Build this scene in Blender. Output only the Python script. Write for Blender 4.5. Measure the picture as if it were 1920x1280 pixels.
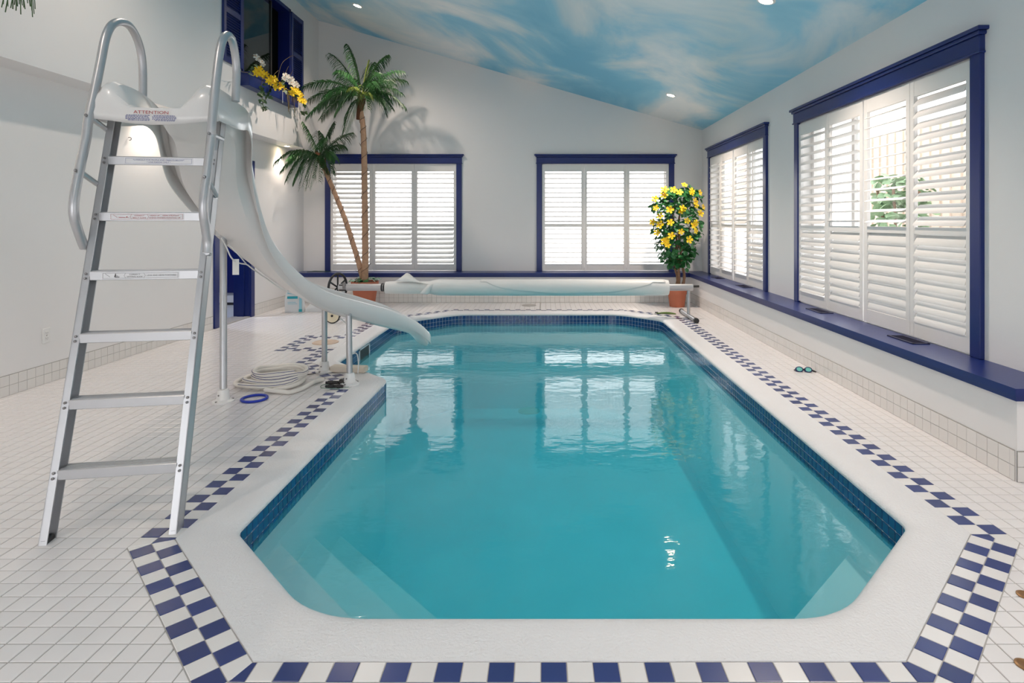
import bpy, bmesh, math, random
from mathutils import Vector, Matrix
from mathutils.geometry import tessellate_polygon

random.seed(7)
for o in list(bpy.data.objects):
    bpy.data.objects.remove(o)
scene = bpy.context.scene
COL = scene.collection

# ------------------------------------------------------------------ camera
FPX, U0, V0, CAMH = 1101.0, 1020.0, 415.0, 1.30     # focal length and principal point in 1920x1280 pixels
cam_d = bpy.data.cameras.new('camera')
cam = bpy.data.objects.new('camera', cam_d)
COL.objects.link(cam)
cam.location = (0, 0, CAMH)
cam.rotation_euler = (math.pi / 2, 0, 0)
cam_d.sensor_fit = 'HORIZONTAL'
cam_d.sensor_width = 36.0
cam_d.lens = 36.0 * FPX / 1920.0
cam_d.shift_x = (960 - U0) / 1920.0
cam_d.shift_y = (V0 - 640) / 1920.0
cam_d.clip_start = 0.05
scene.camera = cam

# ------------------------------------------------------------------ world, sun-less bright overcast sky
world = bpy.data.worlds.new('overcast_sky')
scene.world = world
world.use_nodes = True
wn = world.node_tree.nodes
wl = world.node_tree.links
wn.clear()
w_out = wn.new('ShaderNodeOutputWorld')
w_bg = wn.new('ShaderNodeBackground')
w_bg.inputs['Color'].default_value = (1.0, 0.965, 0.995, 1)
w_bg.inputs['Strength'].default_value = 1.7
wl.new(w_bg.outputs[0], w_out.inputs[0])

# ------------------------------------------------------------------ exposure
scene.view_settings.view_transform = 'Standard'
scene.view_settings.look = 'None'
scene.view_settings.gamma = 1.0
scene.view_settings.use_curve_mapping = False
scene.view_settings.exposure = 1.2

# ------------------------------------------------------------------ numbers of the place (metres)
T = 0.0759              # floor tile pitch
XR_UP, XR_LOW = 2.63, 2.36     # right wall: upper face, low wall face
YB_UP, YB_LOW = 9.77, 9.42     # back wall: upper face, low wall face
XL, XL_UP = -4.00, -3.75       # left wall: lower face, upper face (over the soffit)
SOFFIT = 2.44
SILL = 0.475
YF = -2.4                      # wall behind the camera
WATER = -0.152
def ceil_z(x):
    return 2.826 + 0.2856 * (2.60 - x)

def px(u, v, Y):
    return Vector(((u - U0) / FPX * Y, Y, CAMH - (v - V0) / FPX * Y))
def ground(u, v, z=0.0):
    return px(u, v, (CAMH - z) * FPX / (v - V0))
def to_px(p):
    return (U0 + FPX * p[0] / p[1], V0 + FPX * (CAMH - p[2]) / p[1])

# ------------------------------------------------------------------ helpers
def link(o, parent=None):
    COL.objects.link(o)
    if parent is not None:
        o.parent = parent
    return o
def tag(o, label=None, cat=None, group=None, kind=None):
    if label: o['label'] = label
    if cat: o['category'] = cat
    if group: o['group'] = group
    if kind: o['kind'] = kind
    return o
def thing(name, label, cat, loc=(0, 0, 0), group=None):
    o = bpy.data.objects.new(name, None)
    o.empty_display_size = 0.1
    link(o)
    o.location = loc
    return tag(o, label, cat, group)

class MB:
    """collects vertices and faces, builds ONE mesh object"""
    def __init__(self):
        self.v = []; self.f = []; self.m = []; self.mi = 0
    def add(self, vs, fs):
        b = len(self.v)
        self.v += [tuple(p) for p in vs]
        self.f += [tuple(i + b for i in f) for f in fs]
        self.m += [self.mi] * len(fs)
        return self
    def box(self, lo, hi, mat=None):
        x0, y0, z0 = lo; x1, y1, z1 = hi
        vs = [Vector(p) for p in ((x0, y0, z0), (x1, y0, z0), (x1, y1, z0), (x0, y1, z0),
                                  (x0, y0, z1), (x1, y0, z1), (x1, y1, z1), (x0, y1, z1))]
        if mat is not None: vs = [mat @ p for p in vs]
        return self.add(vs, [(0, 3, 2, 1), (4, 5, 6, 7), (0, 1, 5, 4), (1, 2, 6, 5), (2, 3, 7, 6), (3, 0, 4, 7)])
    def cbox(self, lo, hi, c=0.004, mat=None):
        """box with chamfered edges"""
        bm = bmesh.new()
        bmesh.ops.create_cube(bm, size=1.0)
        s = [hi[i] - lo[i] for i in range(3)]; ce = [(hi[i] + lo[i]) / 2 for i in range(3)]
        for w in bm.verts:
            w.co = Vector([w.co[i] * s[i] + ce[i] for i in range(3)])
        bmesh.ops.bevel(bm, geom=bm.edges[:], offset=min(c, min(s) * 0.45), segments=1, affect='EDGES')
        return self.from_bm(bm, mat)
    def from_bm(self, bm, mat=None):
        bm.verts.index_update()
        vs = [(mat @ w.co) if mat is not None else w.co.copy() for w in bm.verts]
        fs = [tuple(w.index for w in f.verts) for f in bm.faces]
        bm.free()
        return self.add(vs, fs)
    def tube(self, pts, r, n=10, cap=True, closed=False):
        pts = [Vector(p) for p in pts]
        k = len(pts)
        rs = r if isinstance(r, (list, tuple)) else [r] * k
        tang = []
        for i in range(k):
            if closed: t = pts[(i + 1) % k] - pts[i - 1]
            else: t = pts[min(i + 1, k - 1)] - pts[max(i - 1, 0)]
            tang.append(t.normalized() if t.length > 1e-9 else Vector((0, 0, 1)))
        up = Vector((0, 0, 1)) if abs(tang[0].z) < 0.9 else Vector((1, 0, 0))
        a = tang[0].cross(up).normalized()
        vs = []
        for i in range(k):
            a = a - tang[i] * a.dot(tang[i])
            a = a.normalized() if a.length > 1e-6 else tang[i].orthogonal().normalized()
            b = tang[i].cross(a)
            for j in range(n):
                q = 2 * math.pi * j / n
                vs.append(pts[i] + (a * math.cos(q) + b * math.sin(q)) * rs[i])
        fs = []
        for i in range(k if closed else k - 1):
            i2 = (i + 1) % k
            for j in range(n):
                j2 = (j + 1) % n
                fs.append((i * n + j, i2 * n + j, i2 * n + j2, i * n + j2))
        if cap and not closed:
            fs.append(tuple(range(n)))
            fs.append(tuple((k - 1) * n + j for j in reversed(range(n))))
        return self.add(vs, fs)
    def lathe(self, prof, n=28, mat=None, cap=True):
        """prof = [(radius, height)], around z; mat places it"""
        vs = []; fs = []
        for r, z in prof:
            for j in range(n):
                q = 2 * math.pi * j / n
                p = Vector((r * math.cos(q), r * math.sin(q), z))
                vs.append(mat @ p if mat is not None else p)
        for i in range(len(prof) - 1):
            for j in range(n):
                j2 = (j + 1) % n
                fs.append((i * n + j, i * n + j2, (i + 1) * n + j2, (i + 1) * n + j))
        if cap and prof[0][0] > 1e-6: fs.append(tuple(reversed(range(n))))
        if cap and prof[-1][0] > 1e-6: fs.append(tuple((len(prof) - 1) * n + j for j in range(n)))
        return self.add(vs, fs)
    def prism(self, poly, z0, z1):
        """vertical prism of a simple 2-D polygon"""
        n = len(poly)
        vs = [(p[0], p[1], z0) for p in poly] + [(p[0], p[1], z1) for p in poly]
        fs = [(i, (i + 1) % n, n + (i + 1) % n, n + i) for i in range(n)]
        tri = tessellate_polygon([[Vector((p[0], p[1], 0)) for p in poly]])
        fs += [tuple(reversed(t)) for t in tri] + [tuple(i + n for i in t) for t in tri]
        return self.add(vs, fs)
    def mesh(self, name, mats, smooth=False):
        me = bpy.data.meshes.new(name)
        me.from_pydata(self.v, [], self.f)
        for m in (mats if isinstance(mats, (list, tuple)) else [mats]):
            me.materials.append(m)
        if max(self.m, default=0) > 0:
            me.polygons.foreach_set('material_index', self.m)
        bm = bmesh.new(); bm.from_mesh(me)
        bmesh.ops.recalc_face_normals(bm, faces=bm.faces[:])
        if smooth:
            for f in bm.faces: f.smooth = True
            lim = math.radians(smooth if smooth is not True else 40)
            for e in bm.edges:
                if len(e.link_faces) == 2 and e.calc_face_angle(0) > lim: e.smooth = False
        bm.to_mesh(me); bm.free()
        return me
    def build(self, name, mats, parent=None, smooth=False):
        return link(bpy.data.objects.new(name, self.mesh(name, mats, smooth)), parent)

def rot_between(a, b):
    return Vector(a).rotation_difference(Vector(b)).to_matrix().to_4x4()
def spline(pts, k=6):
    """Catmull-Rom through the points"""
    P = [Vector(p) for p in pts]
    out = []
    for i in range(len(P) - 1):
        p0 = P[max(i - 1, 0)]; p1 = P[i]; p2 = P[i + 1]; p3 = P[min(i + 2, len(P) - 1)]
        for j in range(k):
            t = j / k
            out.append(0.5 * ((2 * p1) + (p2 - p0) * t + (2 * p0 - 5 * p1 + 4 * p2 - p3) * t * t + (3 * p1 - p0 - 3 * p2 + p3) * t ** 3))
    out.append(P[-1])
    return out
def copy_part(o, parent, loc=None):
    c = o.copy(); COL.objects.link(c); c.parent = parent
    if loc is not None: c.location = loc
    return c
def copy_tree(o, parent=None):
    kids = list(o.children)
    c = o.copy(); COL.objects.link(c)
    if parent is not None: c.parent = parent
    for k in kids: copy_tree(k, c)
    return c

# ------------------------------------------------------------------ materials
def srgb(r, g, b):
    f = lambda c: (c / 255 / 12.92) if c / 255 <= 0.04045 else ((c / 255 + 0.055) / 1.055) ** 2.4
    return (f(r), f(g), f(b), 1)
MATS = {}
def mat(name, col, rough=0.5, metal=0.0, var=0.0, vscale=6.0, bump=0.0, bscale=40.0, coat=0.0, spec=0.5, trans=0.0, objvar=0.0):
    if name in MATS: return MATS[name]
    m = bpy.data.materials.new(name); m.use_nodes = True
    n = m.node_tree.nodes; l = m.node_tree.links
    b = n['Principled BSDF']
    b.inputs['Roughness'].default_value = rough
    b.inputs['Metallic'].default_value = metal
    b.inputs['Specular IOR Level'].default_value = spec
    b.inputs['Coat Weight'].default_value = coat
    b.inputs['Coat Roughness'].default_value = 0.08
    b.inputs['Base Color'].default_value = col
    if trans: b.inputs['Transmission Weight'].default_value = trans
    tc = n.new('ShaderNodeTexCoord')
    src = None
    if var > 0:
        no = n.new('ShaderNodeTexNoise'); no.inputs['Scale'].default_value = vscale; no.inputs['Detail'].default_value = 4
        l.new(tc.outputs['Object'], no.inputs['Vector'])
        mr = n.new('ShaderNodeMapRange'); mr.inputs[3].default_value = 1 - var; mr.inputs[4].default_value = 1 + var
        l.new(no.outputs[0], mr.inputs[0])
        src = mr.outputs[0]
    if objvar > 0:
        oi = n.new('ShaderNodeObjectInfo')
        m2 = n.new('ShaderNodeMapRange'); m2.inputs[3].default_value = 1 - objvar; m2.inputs[4].default_value = 1 + objvar
        l.new(oi.outputs['Random'], m2.inputs[0])
        if src is not None:
            mm = n.new('ShaderNodeMath'); mm.operation = 'MULTIPLY'
            l.new(src, mm.inputs[0]); l.new(m2.outputs[0], mm.inputs[1]); src = mm.outputs[0]
        else: src = m2.outputs[0]
    if src is not None:
        vm = n.new('ShaderNodeVectorMath'); vm.operation = 'SCALE'
        vm.inputs[0].default_value = col[:3]
        l.new(src, vm.inputs['Scale']); l.new(vm.outputs[0], b.inputs['Base Color'])
    if bump > 0:
        nb = n.new('ShaderNodeTexNoise'); nb.inputs['Scale'].default_value = bscale; nb.inputs['Detail'].default_value = 5
        l.new(tc.outputs['Object'], nb.inputs['Vector'])
        bp = n.new('ShaderNodeBump'); bp.inputs['Strength'].default_value = bump; bp.inputs['Distance'].default_value = 0.004
        l.new(nb.outputs[0], bp.inputs['Height']); l.new(bp.outputs[0], b.inputs['Normal'])
    MATS[name] = m
    return m

M_WALL = mat('painted_wall', (0.84, 0.825, 0.82, 1), 0.6, var=0.015, vscale=1.5, bump=0.10, bscale=220)
M_TILE = mat('white_floor_tile', (0.82, 0.79, 0.79, 1), 0.22, var=0.035, vscale=3.0, objvar=0.02)
M_GROUT = mat('grout', (0.42, 0.40, 0.38, 1), 0.85, var=0.12, vscale=9)
M_WTILE = mat('white_wall_tile', (0.80, 0.775, 0.75, 1), 0.25, var=0.03, vscale=4, objvar=0.02)
M_CHECKB = mat('navy_floor_tile', srgb(50, 64, 120), 0.25, var=0.10, vscale=5, objvar=0.12)
M_CHECKW = mat('cream_floor_tile', (0.80, 0.775, 0.765, 1), 0.25, var=0.03, vscale=5, objvar=0.03)
M_COPING = mat('painted_coping', (0.80, 0.79, 0.80, 1), 0.33, var=0.03, vscale=5, bump=0.95, bscale=110)
M_POOLTILE = mat('blue_pool_tile', srgb(10, 62, 118), 0.12, var=0.25, vscale=14, objvar=0.25, coat=0.4)
M_POOLGROUT = mat('pool_grout', srgb(205, 212, 220), 0.8)
M_PLASTER = mat('pool_plaster', (0.82, 0.86, 0.85, 1), 0.7, var=0.10, vscale=1.6)
M_TRIM = mat('blue_trim_paint', srgb(24, 42, 108), 0.3, var=0.06, vscale=4, bump=0.05, bscale=60)
M_TRIMDARK = mat('navy_paint', srgb(14, 28, 96), 0.4, var=0.06, vscale=4)
M_SHUT = mat('shutter_white', (0.82, 0.80, 0.78, 1), 0.38, var=0.02, vscale=4)
M_SLIDE = mat('slide_plastic', (0.75, 0.735, 0.725, 1), 0.28, var=0.02, vscale=3, coat=0.35)
M_ALU = mat('brushed_aluminium', (0.52, 0.52, 0.535, 1), 0.36, metal=0.75, var=0.05, vscale=12)
M_STEEL = mat('bolt_steel', (0.25, 0.24, 0.24, 1), 0.35, metal=0.8)
M_WHITE = mat('white_plastic', (0.82, 0.81, 0.80, 1), 0.35)
M_CREAM = mat('cream_plastic', (0.78, 0.70, 0.52, 1), 0.4, var=0.06)
M_BLACK = mat('black_rubber', (0.018, 0.018, 0.02, 1), 0.5)
M_DARKMET = mat('dark_metal', (0.05, 0.045, 0.045, 1), 0.4, metal=0.5)
M_TERRA = mat('terracotta', srgb(190, 112, 84), 0.75, var=0.10, vscale=7, bump=0.1)
M_SOIL = mat('dark_soil', srgb(74, 56, 44), 0.95, var=0.4, vscale=40, bump=0.8, bscale=60)
M_TRUNK = mat('palm_trunk', srgb(188, 150, 122), 0.85, var=0.28, vscale=22, bump=0.8, bscale=55)
M_FIBRE = mat('palm_fibre', srgb(96, 60, 40), 0.9, var=0.35, vscale=30, bump=0.8, bscale=70)
M_BARK = mat('twisted_bark', srgb(140, 106, 84), 0.9, var=0.3, vscale=25, bump=0.8, bscale=60)
M_FROND = mat('palm_frond', srgb(38, 80, 38), 0.45, var=0.3, vscale=8, objvar=0.25)
M_FROND2 = mat('young_frond', srgb(126, 142, 66), 0.45, var=0.25, vscale=8)
M_LEAF = mat('hibiscus_leaf', srgb(50, 116, 62), 0.45, var=0.35, vscale=9, objvar=0.1)
M_PETAL = mat('yellow_petal', srgb(252, 216, 30), 0.55, var=0.10, vscale=20)
M_PETALC = mat('orange_centre', srgb(226, 140, 20), 0.6)
M_WPETAL = mat('white_petal', srgb(236, 232, 220), 0.55, var=0.06, vscale=20)
M_VINE = mat('vine_leaf', srgb(62, 92, 50), 0.5, var=0.3, vscale=12)
M_TWIG = mat('dry_twig', srgb(96, 82, 52), 0.8, var=0.2, vscale=20)
M_WIRE = mat('dark_wire', srgb(52, 42, 36), 0.6)
M_ROYAL = mat('royal_blue_rubber', srgb(18, 50, 170), 0.4)
M_HOSE = mat('white_hose', (0.78, 0.75, 0.70, 1), 0.45, var=0.05)
M_NAVYLINE = mat('navy_stripe', srgb(40, 44, 110), 0.5)
M_RED = mat('red_print', srgb(160, 8, 28), 0.5)
M_BLUEP = mat('blue_print', srgb(60, 70, 140), 0.5)
M_BLACKP = mat('black_print', srgb(40, 36, 40), 0.5)
M_STICK = mat('sticker', (0.74, 0.74, 0.76, 1), 0.4)
M_PAPER = mat('paper_tag', (0.85, 0.84, 0.82, 1), 0.7)
M_BAG = mat('bag_plastic', (0.80, 0.82, 0.83, 1), 0.35, var=0.05, vscale=8, bump=0.5, bscale=14)
M_TEAL = mat('teal_print', srgb(20, 160, 176), 0.4)
M_LTEAL = mat('pale_blue_print', srgb(150, 205, 220), 0.4)
M_ROOMSHADE = mat('painted_room_shade', (0.004, 0.004, 0.006, 1), 0.9)  # near-black colour carries the shade of the unlit room
M_DOORFLOOR = mat('hall_tile', (0.70, 0.74, 0.76, 1), 0.25, var=0.04)
M_STONE = mat('threshold', (0.42, 0.40, 0.38, 1), 0.6, var=0.2, vscale=20)
M_VENT = mat('vent_metal', srgb(40, 40, 74), 0.4, metal=0.3)
M_LENS = mat('goggle_lens', srgb(120, 200, 190), 0.1, coat=0.5)
M_SIDING = mat('beige_siding', srgb(214, 196, 180), 0.7, var=0.05)
M_BOUNCE = mat('bounce_paving', (0.5, 0.49, 0.47, 1), 0.9, var=0.1, vscale=2)
M_HEDGE = mat('hedge_leaf', srgb(60, 100, 50), 0.6, var=0.3, vscale=5)
M_STAIN = mat('rust_stained_plaster', srgb(206, 182, 162), 0.5, var=0.15, vscale=12)

def schlick(n, l, f0, normal=None):
    """mirror share of a clear surface, the same from both sides"""
    lw = n.new('ShaderNodeLayerWeight')
    if normal is not None: l.new(normal, lw.inputs['Normal'])
    pw = n.new('ShaderNodeMath'); pw.operation = 'POWER'; pw.inputs[1].default_value = 5.0
    l.new(lw.outputs['Facing'], pw.inputs[0])
    ma = n.new('ShaderNodeMath'); ma.operation = 'MULTIPLY_ADD'; ma.inputs[1].default_value = 1 - f0; ma.inputs[2].default_value = f0
    l.new(pw.outputs[0], ma.inputs[0])
    return ma.outputs[0]
def glass_mat(name, tint, f0=0.04):
    m = bpy.data.materials.new(name); m.use_nodes = True
    n = m.node_tree.nodes; l = m.node_tree.links; n.clear()
    out = n.new('ShaderNodeOutputMaterial'); mx = n.new('ShaderNodeMixShader')
    tr = n.new('ShaderNodeBsdfTransparent'); tr.inputs[0].default_value = tint
    gl = n.new('ShaderNodeBsdfGlossy'); gl.inputs['Roughness'].default_value = 0.0
    l.new(schlick(n, l, f0), mx.inputs[0]); l.new(tr.outputs[0], mx.inputs[1]); l.new(gl.outputs[0], mx.inputs[2])
    l.new(mx.outputs[0], out.inputs[0])
    return m
M_GLASS = glass_mat('window_glass', (0.96, 0.98, 0.97, 1))
M_DGLASS = glass_mat('dark_room_glass', (0.75, 0.80, 0.80, 1), 0.12)

def emit_mat(name, col, s):
    m = bpy.data.materials.new(name); m.use_nodes = True
    n = m.node_tree.nodes; l = m.node_tree.links; n.clear()
    out = n.new('ShaderNodeOutputMaterial'); e = n.new('ShaderNodeEmission')
    e.inputs[0].default_value = col; e.inputs[1].default_value = s
    l.new(e.outputs[0], out.inputs[0])
    return m
M_BULB = emit_mat('lit_bulb', (1.0, 0.78, 0.52, 1), 45.0)

def water_mat():
    m = bpy.data.materials.new('pool_water'); m.use_nodes = True
    n = m.node_tree.nodes; l = m.node_tree.links; n.clear()
    out = n.new('ShaderNodeOutputMaterial'); mx = n.new('ShaderNodeMixShader')
    tr = n.new('ShaderNodeBsdfTransparent'); tr.inputs[0].default_value = (1, 1, 1, 1)
    df = n.new('ShaderNodeBsdfDiffuse'); df.inputs[0].default_value = srgb(84, 200, 222)
    mk = n.new('ShaderNodeMixShader'); mk.inputs[0].default_value = 0.34      # slightly milky water
    l.new(tr.outputs[0], mk.inputs[1]); l.new(df.outputs[0], mk.inputs[2])
    gl = n.new('ShaderNodeBsdfGlossy'); gl.inputs['Roughness'].default_value = 0.035
    tc = n.new('ShaderNodeTexCoord')
    mp = n.new('ShaderNodeMapping'); mp.inputs['Scale'].default_value = (1.0, 1.7, 1.0)
    l.new(tc.outputs['Object'], mp.inputs[0])
    no = n.new('ShaderNodeTexNoise'); no.inputs['Scale'].default_value = 5.5; no.inputs['Detail'].default_value = 3
    l.new(mp.outputs[0], no.inputs['Vector'])
    bp = n.new('ShaderNodeBump'); bp.inputs['Strength'].default_value = 0.12; bp.inputs['Distance'].default_value = 0.02
    l.new(no.outputs[0], bp.inputs['Height'])
    l.new(bp.outputs[0], gl.inputs['Normal'])
    l.new(schlick(n, l, 0.03, bp.outputs[0]), mx.inputs[0]); l.new(mk.outputs[0], mx.inputs[1]); l.new(gl.outputs[0], mx.inputs[2])
    l.new(mx.outputs[0], out.inputs['Surface'])
    va = n.new('ShaderNodeVolumeAbsorption')
    va.inputs['Color'].default_value = (0.0, 0.86, 0.925, 1); va.inputs['Density'].default_value = 0.75
    l.new(va.outputs[0], out.inputs['Volume'])
    return m
M_WATER = water_mat()

def cover_mat():
    """translucent bubble cover: whitish film with a teal cast"""
    m = bpy.data.materials.new('bubble_cover_film'); m.use_nodes = True
    n = m.node_tree.nodes; l = m.node_tree.links
    b = n['Principled BSDF']
    b.inputs['Base Color'].default_value = (0.78, 0.80, 0.80, 1)
    b.inputs['Roughness'].default_value = 0.42
    tc = n.new('ShaderNodeTexCoord'); no = n.new('ShaderNodeTexNoise'); no.inputs['Scale'].default_value = 3.0
    l.new(tc.outputs['Object'], no.inputs['Vector'])
    cr = n.new('ShaderNodeValToRGB')
    cr.color_ramp.elements[0].color = (0.78, 0.80, 0.79, 1); cr.color_ramp.elements[1].color = (0.86, 0.83, 0.80, 1)
    l.new(no.outputs[0], cr.inputs[0]); l.new(cr.outputs[0], b.inputs['Base Color'])
    b.inputs['Subsurface Weight'].default_value = 0.0
    return m
M_COVER = cover_mat()

def mural_mat():
    """ceiling painted as a blue sky with drifting clouds"""
    m = bpy.data.materials.new('sky_mural'); m.use_nodes = True
    n = m.node_tree.nodes; l = m.node_tree.links
    b = n['Principled BSDF']; b.inputs['Roughness'].default_value = 0.42
    tc = n.new('ShaderNodeTexCoord')
    mp = n.new('ShaderNodeMapping'); mp.inputs['Scale'].default_value = (0.55, 0.42, 0.55)
    mp.inputs['Rotation'].default_value = (0, 0, 0.5); mp.inputs['Location'].default_value = (3.4, 1.15, 0.4)
    l.new(tc.outputs['Object'], mp.inputs[0])
    n1 = n.new('ShaderNodeTexNoise'); n1.inputs['Scale'].default_value = 1.25; n1.inputs['Detail'].default_value = 9
    n1.inputs['Roughness'].default_value = 0.52; n1.inputs['Distortion'].default_value = 0.6
    l.new(mp.outputs[0], n1.inputs['Vector'])
    cr = n.new('ShaderNodeValToRGB')
    e = cr.color_ramp.elements
    e[0].position = 0.40; e[0].color = srgb(112, 192, 226)
    e[1].position = 0.66; e[1].color = srgb(240, 244, 246)
    k = e.new(0.49); k.color = srgb(144, 208, 234)
    k = e.new(0.55); k.color = srgb(200, 226, 238)
    l.new(n1.outputs[0], cr.inputs[0])
    l.new(cr.outputs[0], b.inputs['Base Color'])
    return m
M_MURAL = mural_mat()
# ================================================================== SETTING
def struct(o, label=None):
    o['kind'] = 'structure'
    if label: o['label'] = label
    return o

# ---- plan of the pool: outer edge of the coping, counter-clockwise
POUT = [(-0.858, 1.733), (1.067, 1.733), (1.772, 2.44), (1.772, 7.90), (1.15, 8.52),
        (-1.31, 8.52), (-2.13, 7.70), (-2.13, 5.40), (-1.506, 4.78), (-1.506, 2.40)]
PRAD = [0.45, 0.40, 0.12, 0.35, 0.50, 0.50, 0.30, 0.09, 0.12, 0.12]
def inset(poly, d):
    n = len(poly); out = []
    for i in range(n):
        p0 = Vector(poly[i - 1]); p1 = Vector(poly[i]); p2 = Vector(poly[(i + 1) % n])
        a = (p1 - p0).normalized(); b = (p2 - p1).normalized()
        na = Vector((-a.y, a.x)); nb = Vector((-b.y, b.x))
        k = (na + nb); k = k / (1 + na.dot(nb))
        out.append(tuple(p1 + k * d))
    return out
def fillet(poly, rads, seg=8):
    """rounded polygon -> list of (point, corner index or -1, arc?)"""
    n = len(poly); out = []
    for i in range(n):
        p0 = Vector(poly[i - 1]); p1 = Vector(poly[i]); p2 = Vector(poly[(i + 1) % n])
        a = (p0 - p1).normalized(); b = (p2 - p1).normalized()
        ang = a.angle(b); r = rads[i]
        t = r / math.tan(ang / 2)
        t = min(t, 0.48 * (p0 - p1).length, 0.48 * (p2 - p1).length); r = t * math.tan(ang / 2)
        c = p1 + (a + b).normalized() * (r / math.sin(ang / 2))
        s = p1 + a * t - c; e = p1 + b * t - c
        a0 = math.atan2(s.y, s.x); a1 = math.atan2(e.y, e.x)
        d = (a1 - a0 + math.pi) % (2 * math.pi) - math.pi
        for k in range(seg + 1):
            q = a0 + d * k / seg
            out.append((Vector((c.x + r * math.cos(q), c.y + r * math.sin(q))), i, c, d > 0))
    return out
PIN = inset(POUT, 0.20)                     # face of the pool wall, sharp
FIL = fillet(PIN, PRAD)
INNER = [p for p, i, c, cv in FIL]
OUTER = []
for p, i, c, convex in FIL:                 # matching point on the sharp outer edge
    v1 = Vector(POUT[i])
    if not convex:
        OUTER.append(v1.copy()); continue
    d = (p - c).normalized()
    best = None
    for (qa, qb) in ((Vector(POUT[i - 1]), v1), (v1, Vector(POUT[(i + 1) % len(POUT)]))):
        e = qb - qa; den = d.x * e.y - d.y * e.x
        if abs(den) < 1e-9: continue
        w = qa - c
        t = (w.x * e.y - w.y * e.x) / den
        if t > 0 and (best is None or t < best): best = t
    OUTER.append(c + d * best)

# ---- floor slab (grout level) with the hole of the pool
rect = [(-4.2, YF - 0.15), (3.6, YF - 0.15), (3.6, 9.95), (-4.2, 9.95)]
hole = inset(POUT, 0.06)
loops = [[Vector((x, y, 0)) for x, y in rect], [Vector((x, y, 0)) for x, y in reversed(hole)]]
flat = loops[0] + loops[1]
fm = MB()
fm.add([(p.x, p.y, -0.0025) for p in flat], tessellate_polygon(loops))
floor = struct(fm.build('floor', M_GROUT), 'white tiled pool deck with pale grout lines')

# ---- field tiles: one shared mesh, the largest ones in view as parts, the rest joined
def tile_mesh(name, sx, sy, material, h=0.0, b=0.0018):
    m = MB(); x, y = sx / 2, sy / 2
    vs = [(-x, -y, -0.004), (x, -y, -0.004), (x, y, -0.004), (-x, y, -0.004),
          (-x, -y, h - b), (x, -y, h - b), (x, y, h - b), (-x, y, h - b),
          (-x + b, -y + b, h), (x - b, -y + b, h), (x - b, y - b, h), (-x + b, y - b, h)]
    fs = [(8, 9, 10, 11)]
    for i in range(4):
        j = (i + 1) % 4
        fs += [(i, j, 4 + j, 4 + i), (4 + i, 4 + j, 8 + j, 8 + i)]
    m.add(vs, fs)
    return m
def inside(p, poly):
    x, y = p; r = False; n = len(poly)
    for i in range(n):
        x0, y0 = poly[i - 1]; x1, y1 = poly[i]
        if (y0 > y) != (y1 > y) and x < (x1 - x0) * (y - y0) / (y1 - y0) + x0: r = not r
    return r
cover = inset(POUT, 0.03)
centres = []
for side in (0, 1):
    x_ref = -1.506 if side == 0 else 1.772
    y0 = 1.733 + T * 0.5
    for i in range(-100, 100):
        x = x_ref + (i + 0.5) * T
        if side == 0 and not (-4.0 < x < -0.05): continue
        if side == 1 and not (-0.05 <= x < 3.4): continue
        for j in range(-60, 110):
            y = y0 + j * T
            if y < YF + 0.02 or y > YB_LOW: continue
            if x > XR_LOW - 0.01 and y > 2.93: continue
            if inside((x, y), cover): continue
            centres.append((x, y))
def in_view(x, y, z=0):
    if y < 0.8: return False
    u, v = to_px((x, y, z))
    return -20 < u < 1940 and v < 1300
vis = sorted([c for c in centres if in_view(*c)], key=lambda c: c[1] ** 2 + c[0] ** 2)
near = set(vis[:300])
tm = tile_mesh('floor_tile', T - 0.0042, T - 0.0042, M_TILE)
tme = tm.mesh('floor_tile', M_TILE)
rest = MB()
for c in centres:
    if c in near:
        o = bpy.data.objects.new('floor_tile', tme); link(o, floor); o.location = (c[0], c[1], 0)
    else:
        rest.add([(p[0] + c[0], p[1] + c[1], p[2]) for p in tm.v], tm.f)
o = rest.build('floor_tile_field', M_TILE, floor); o['kind'] = 'stuff'

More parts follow.
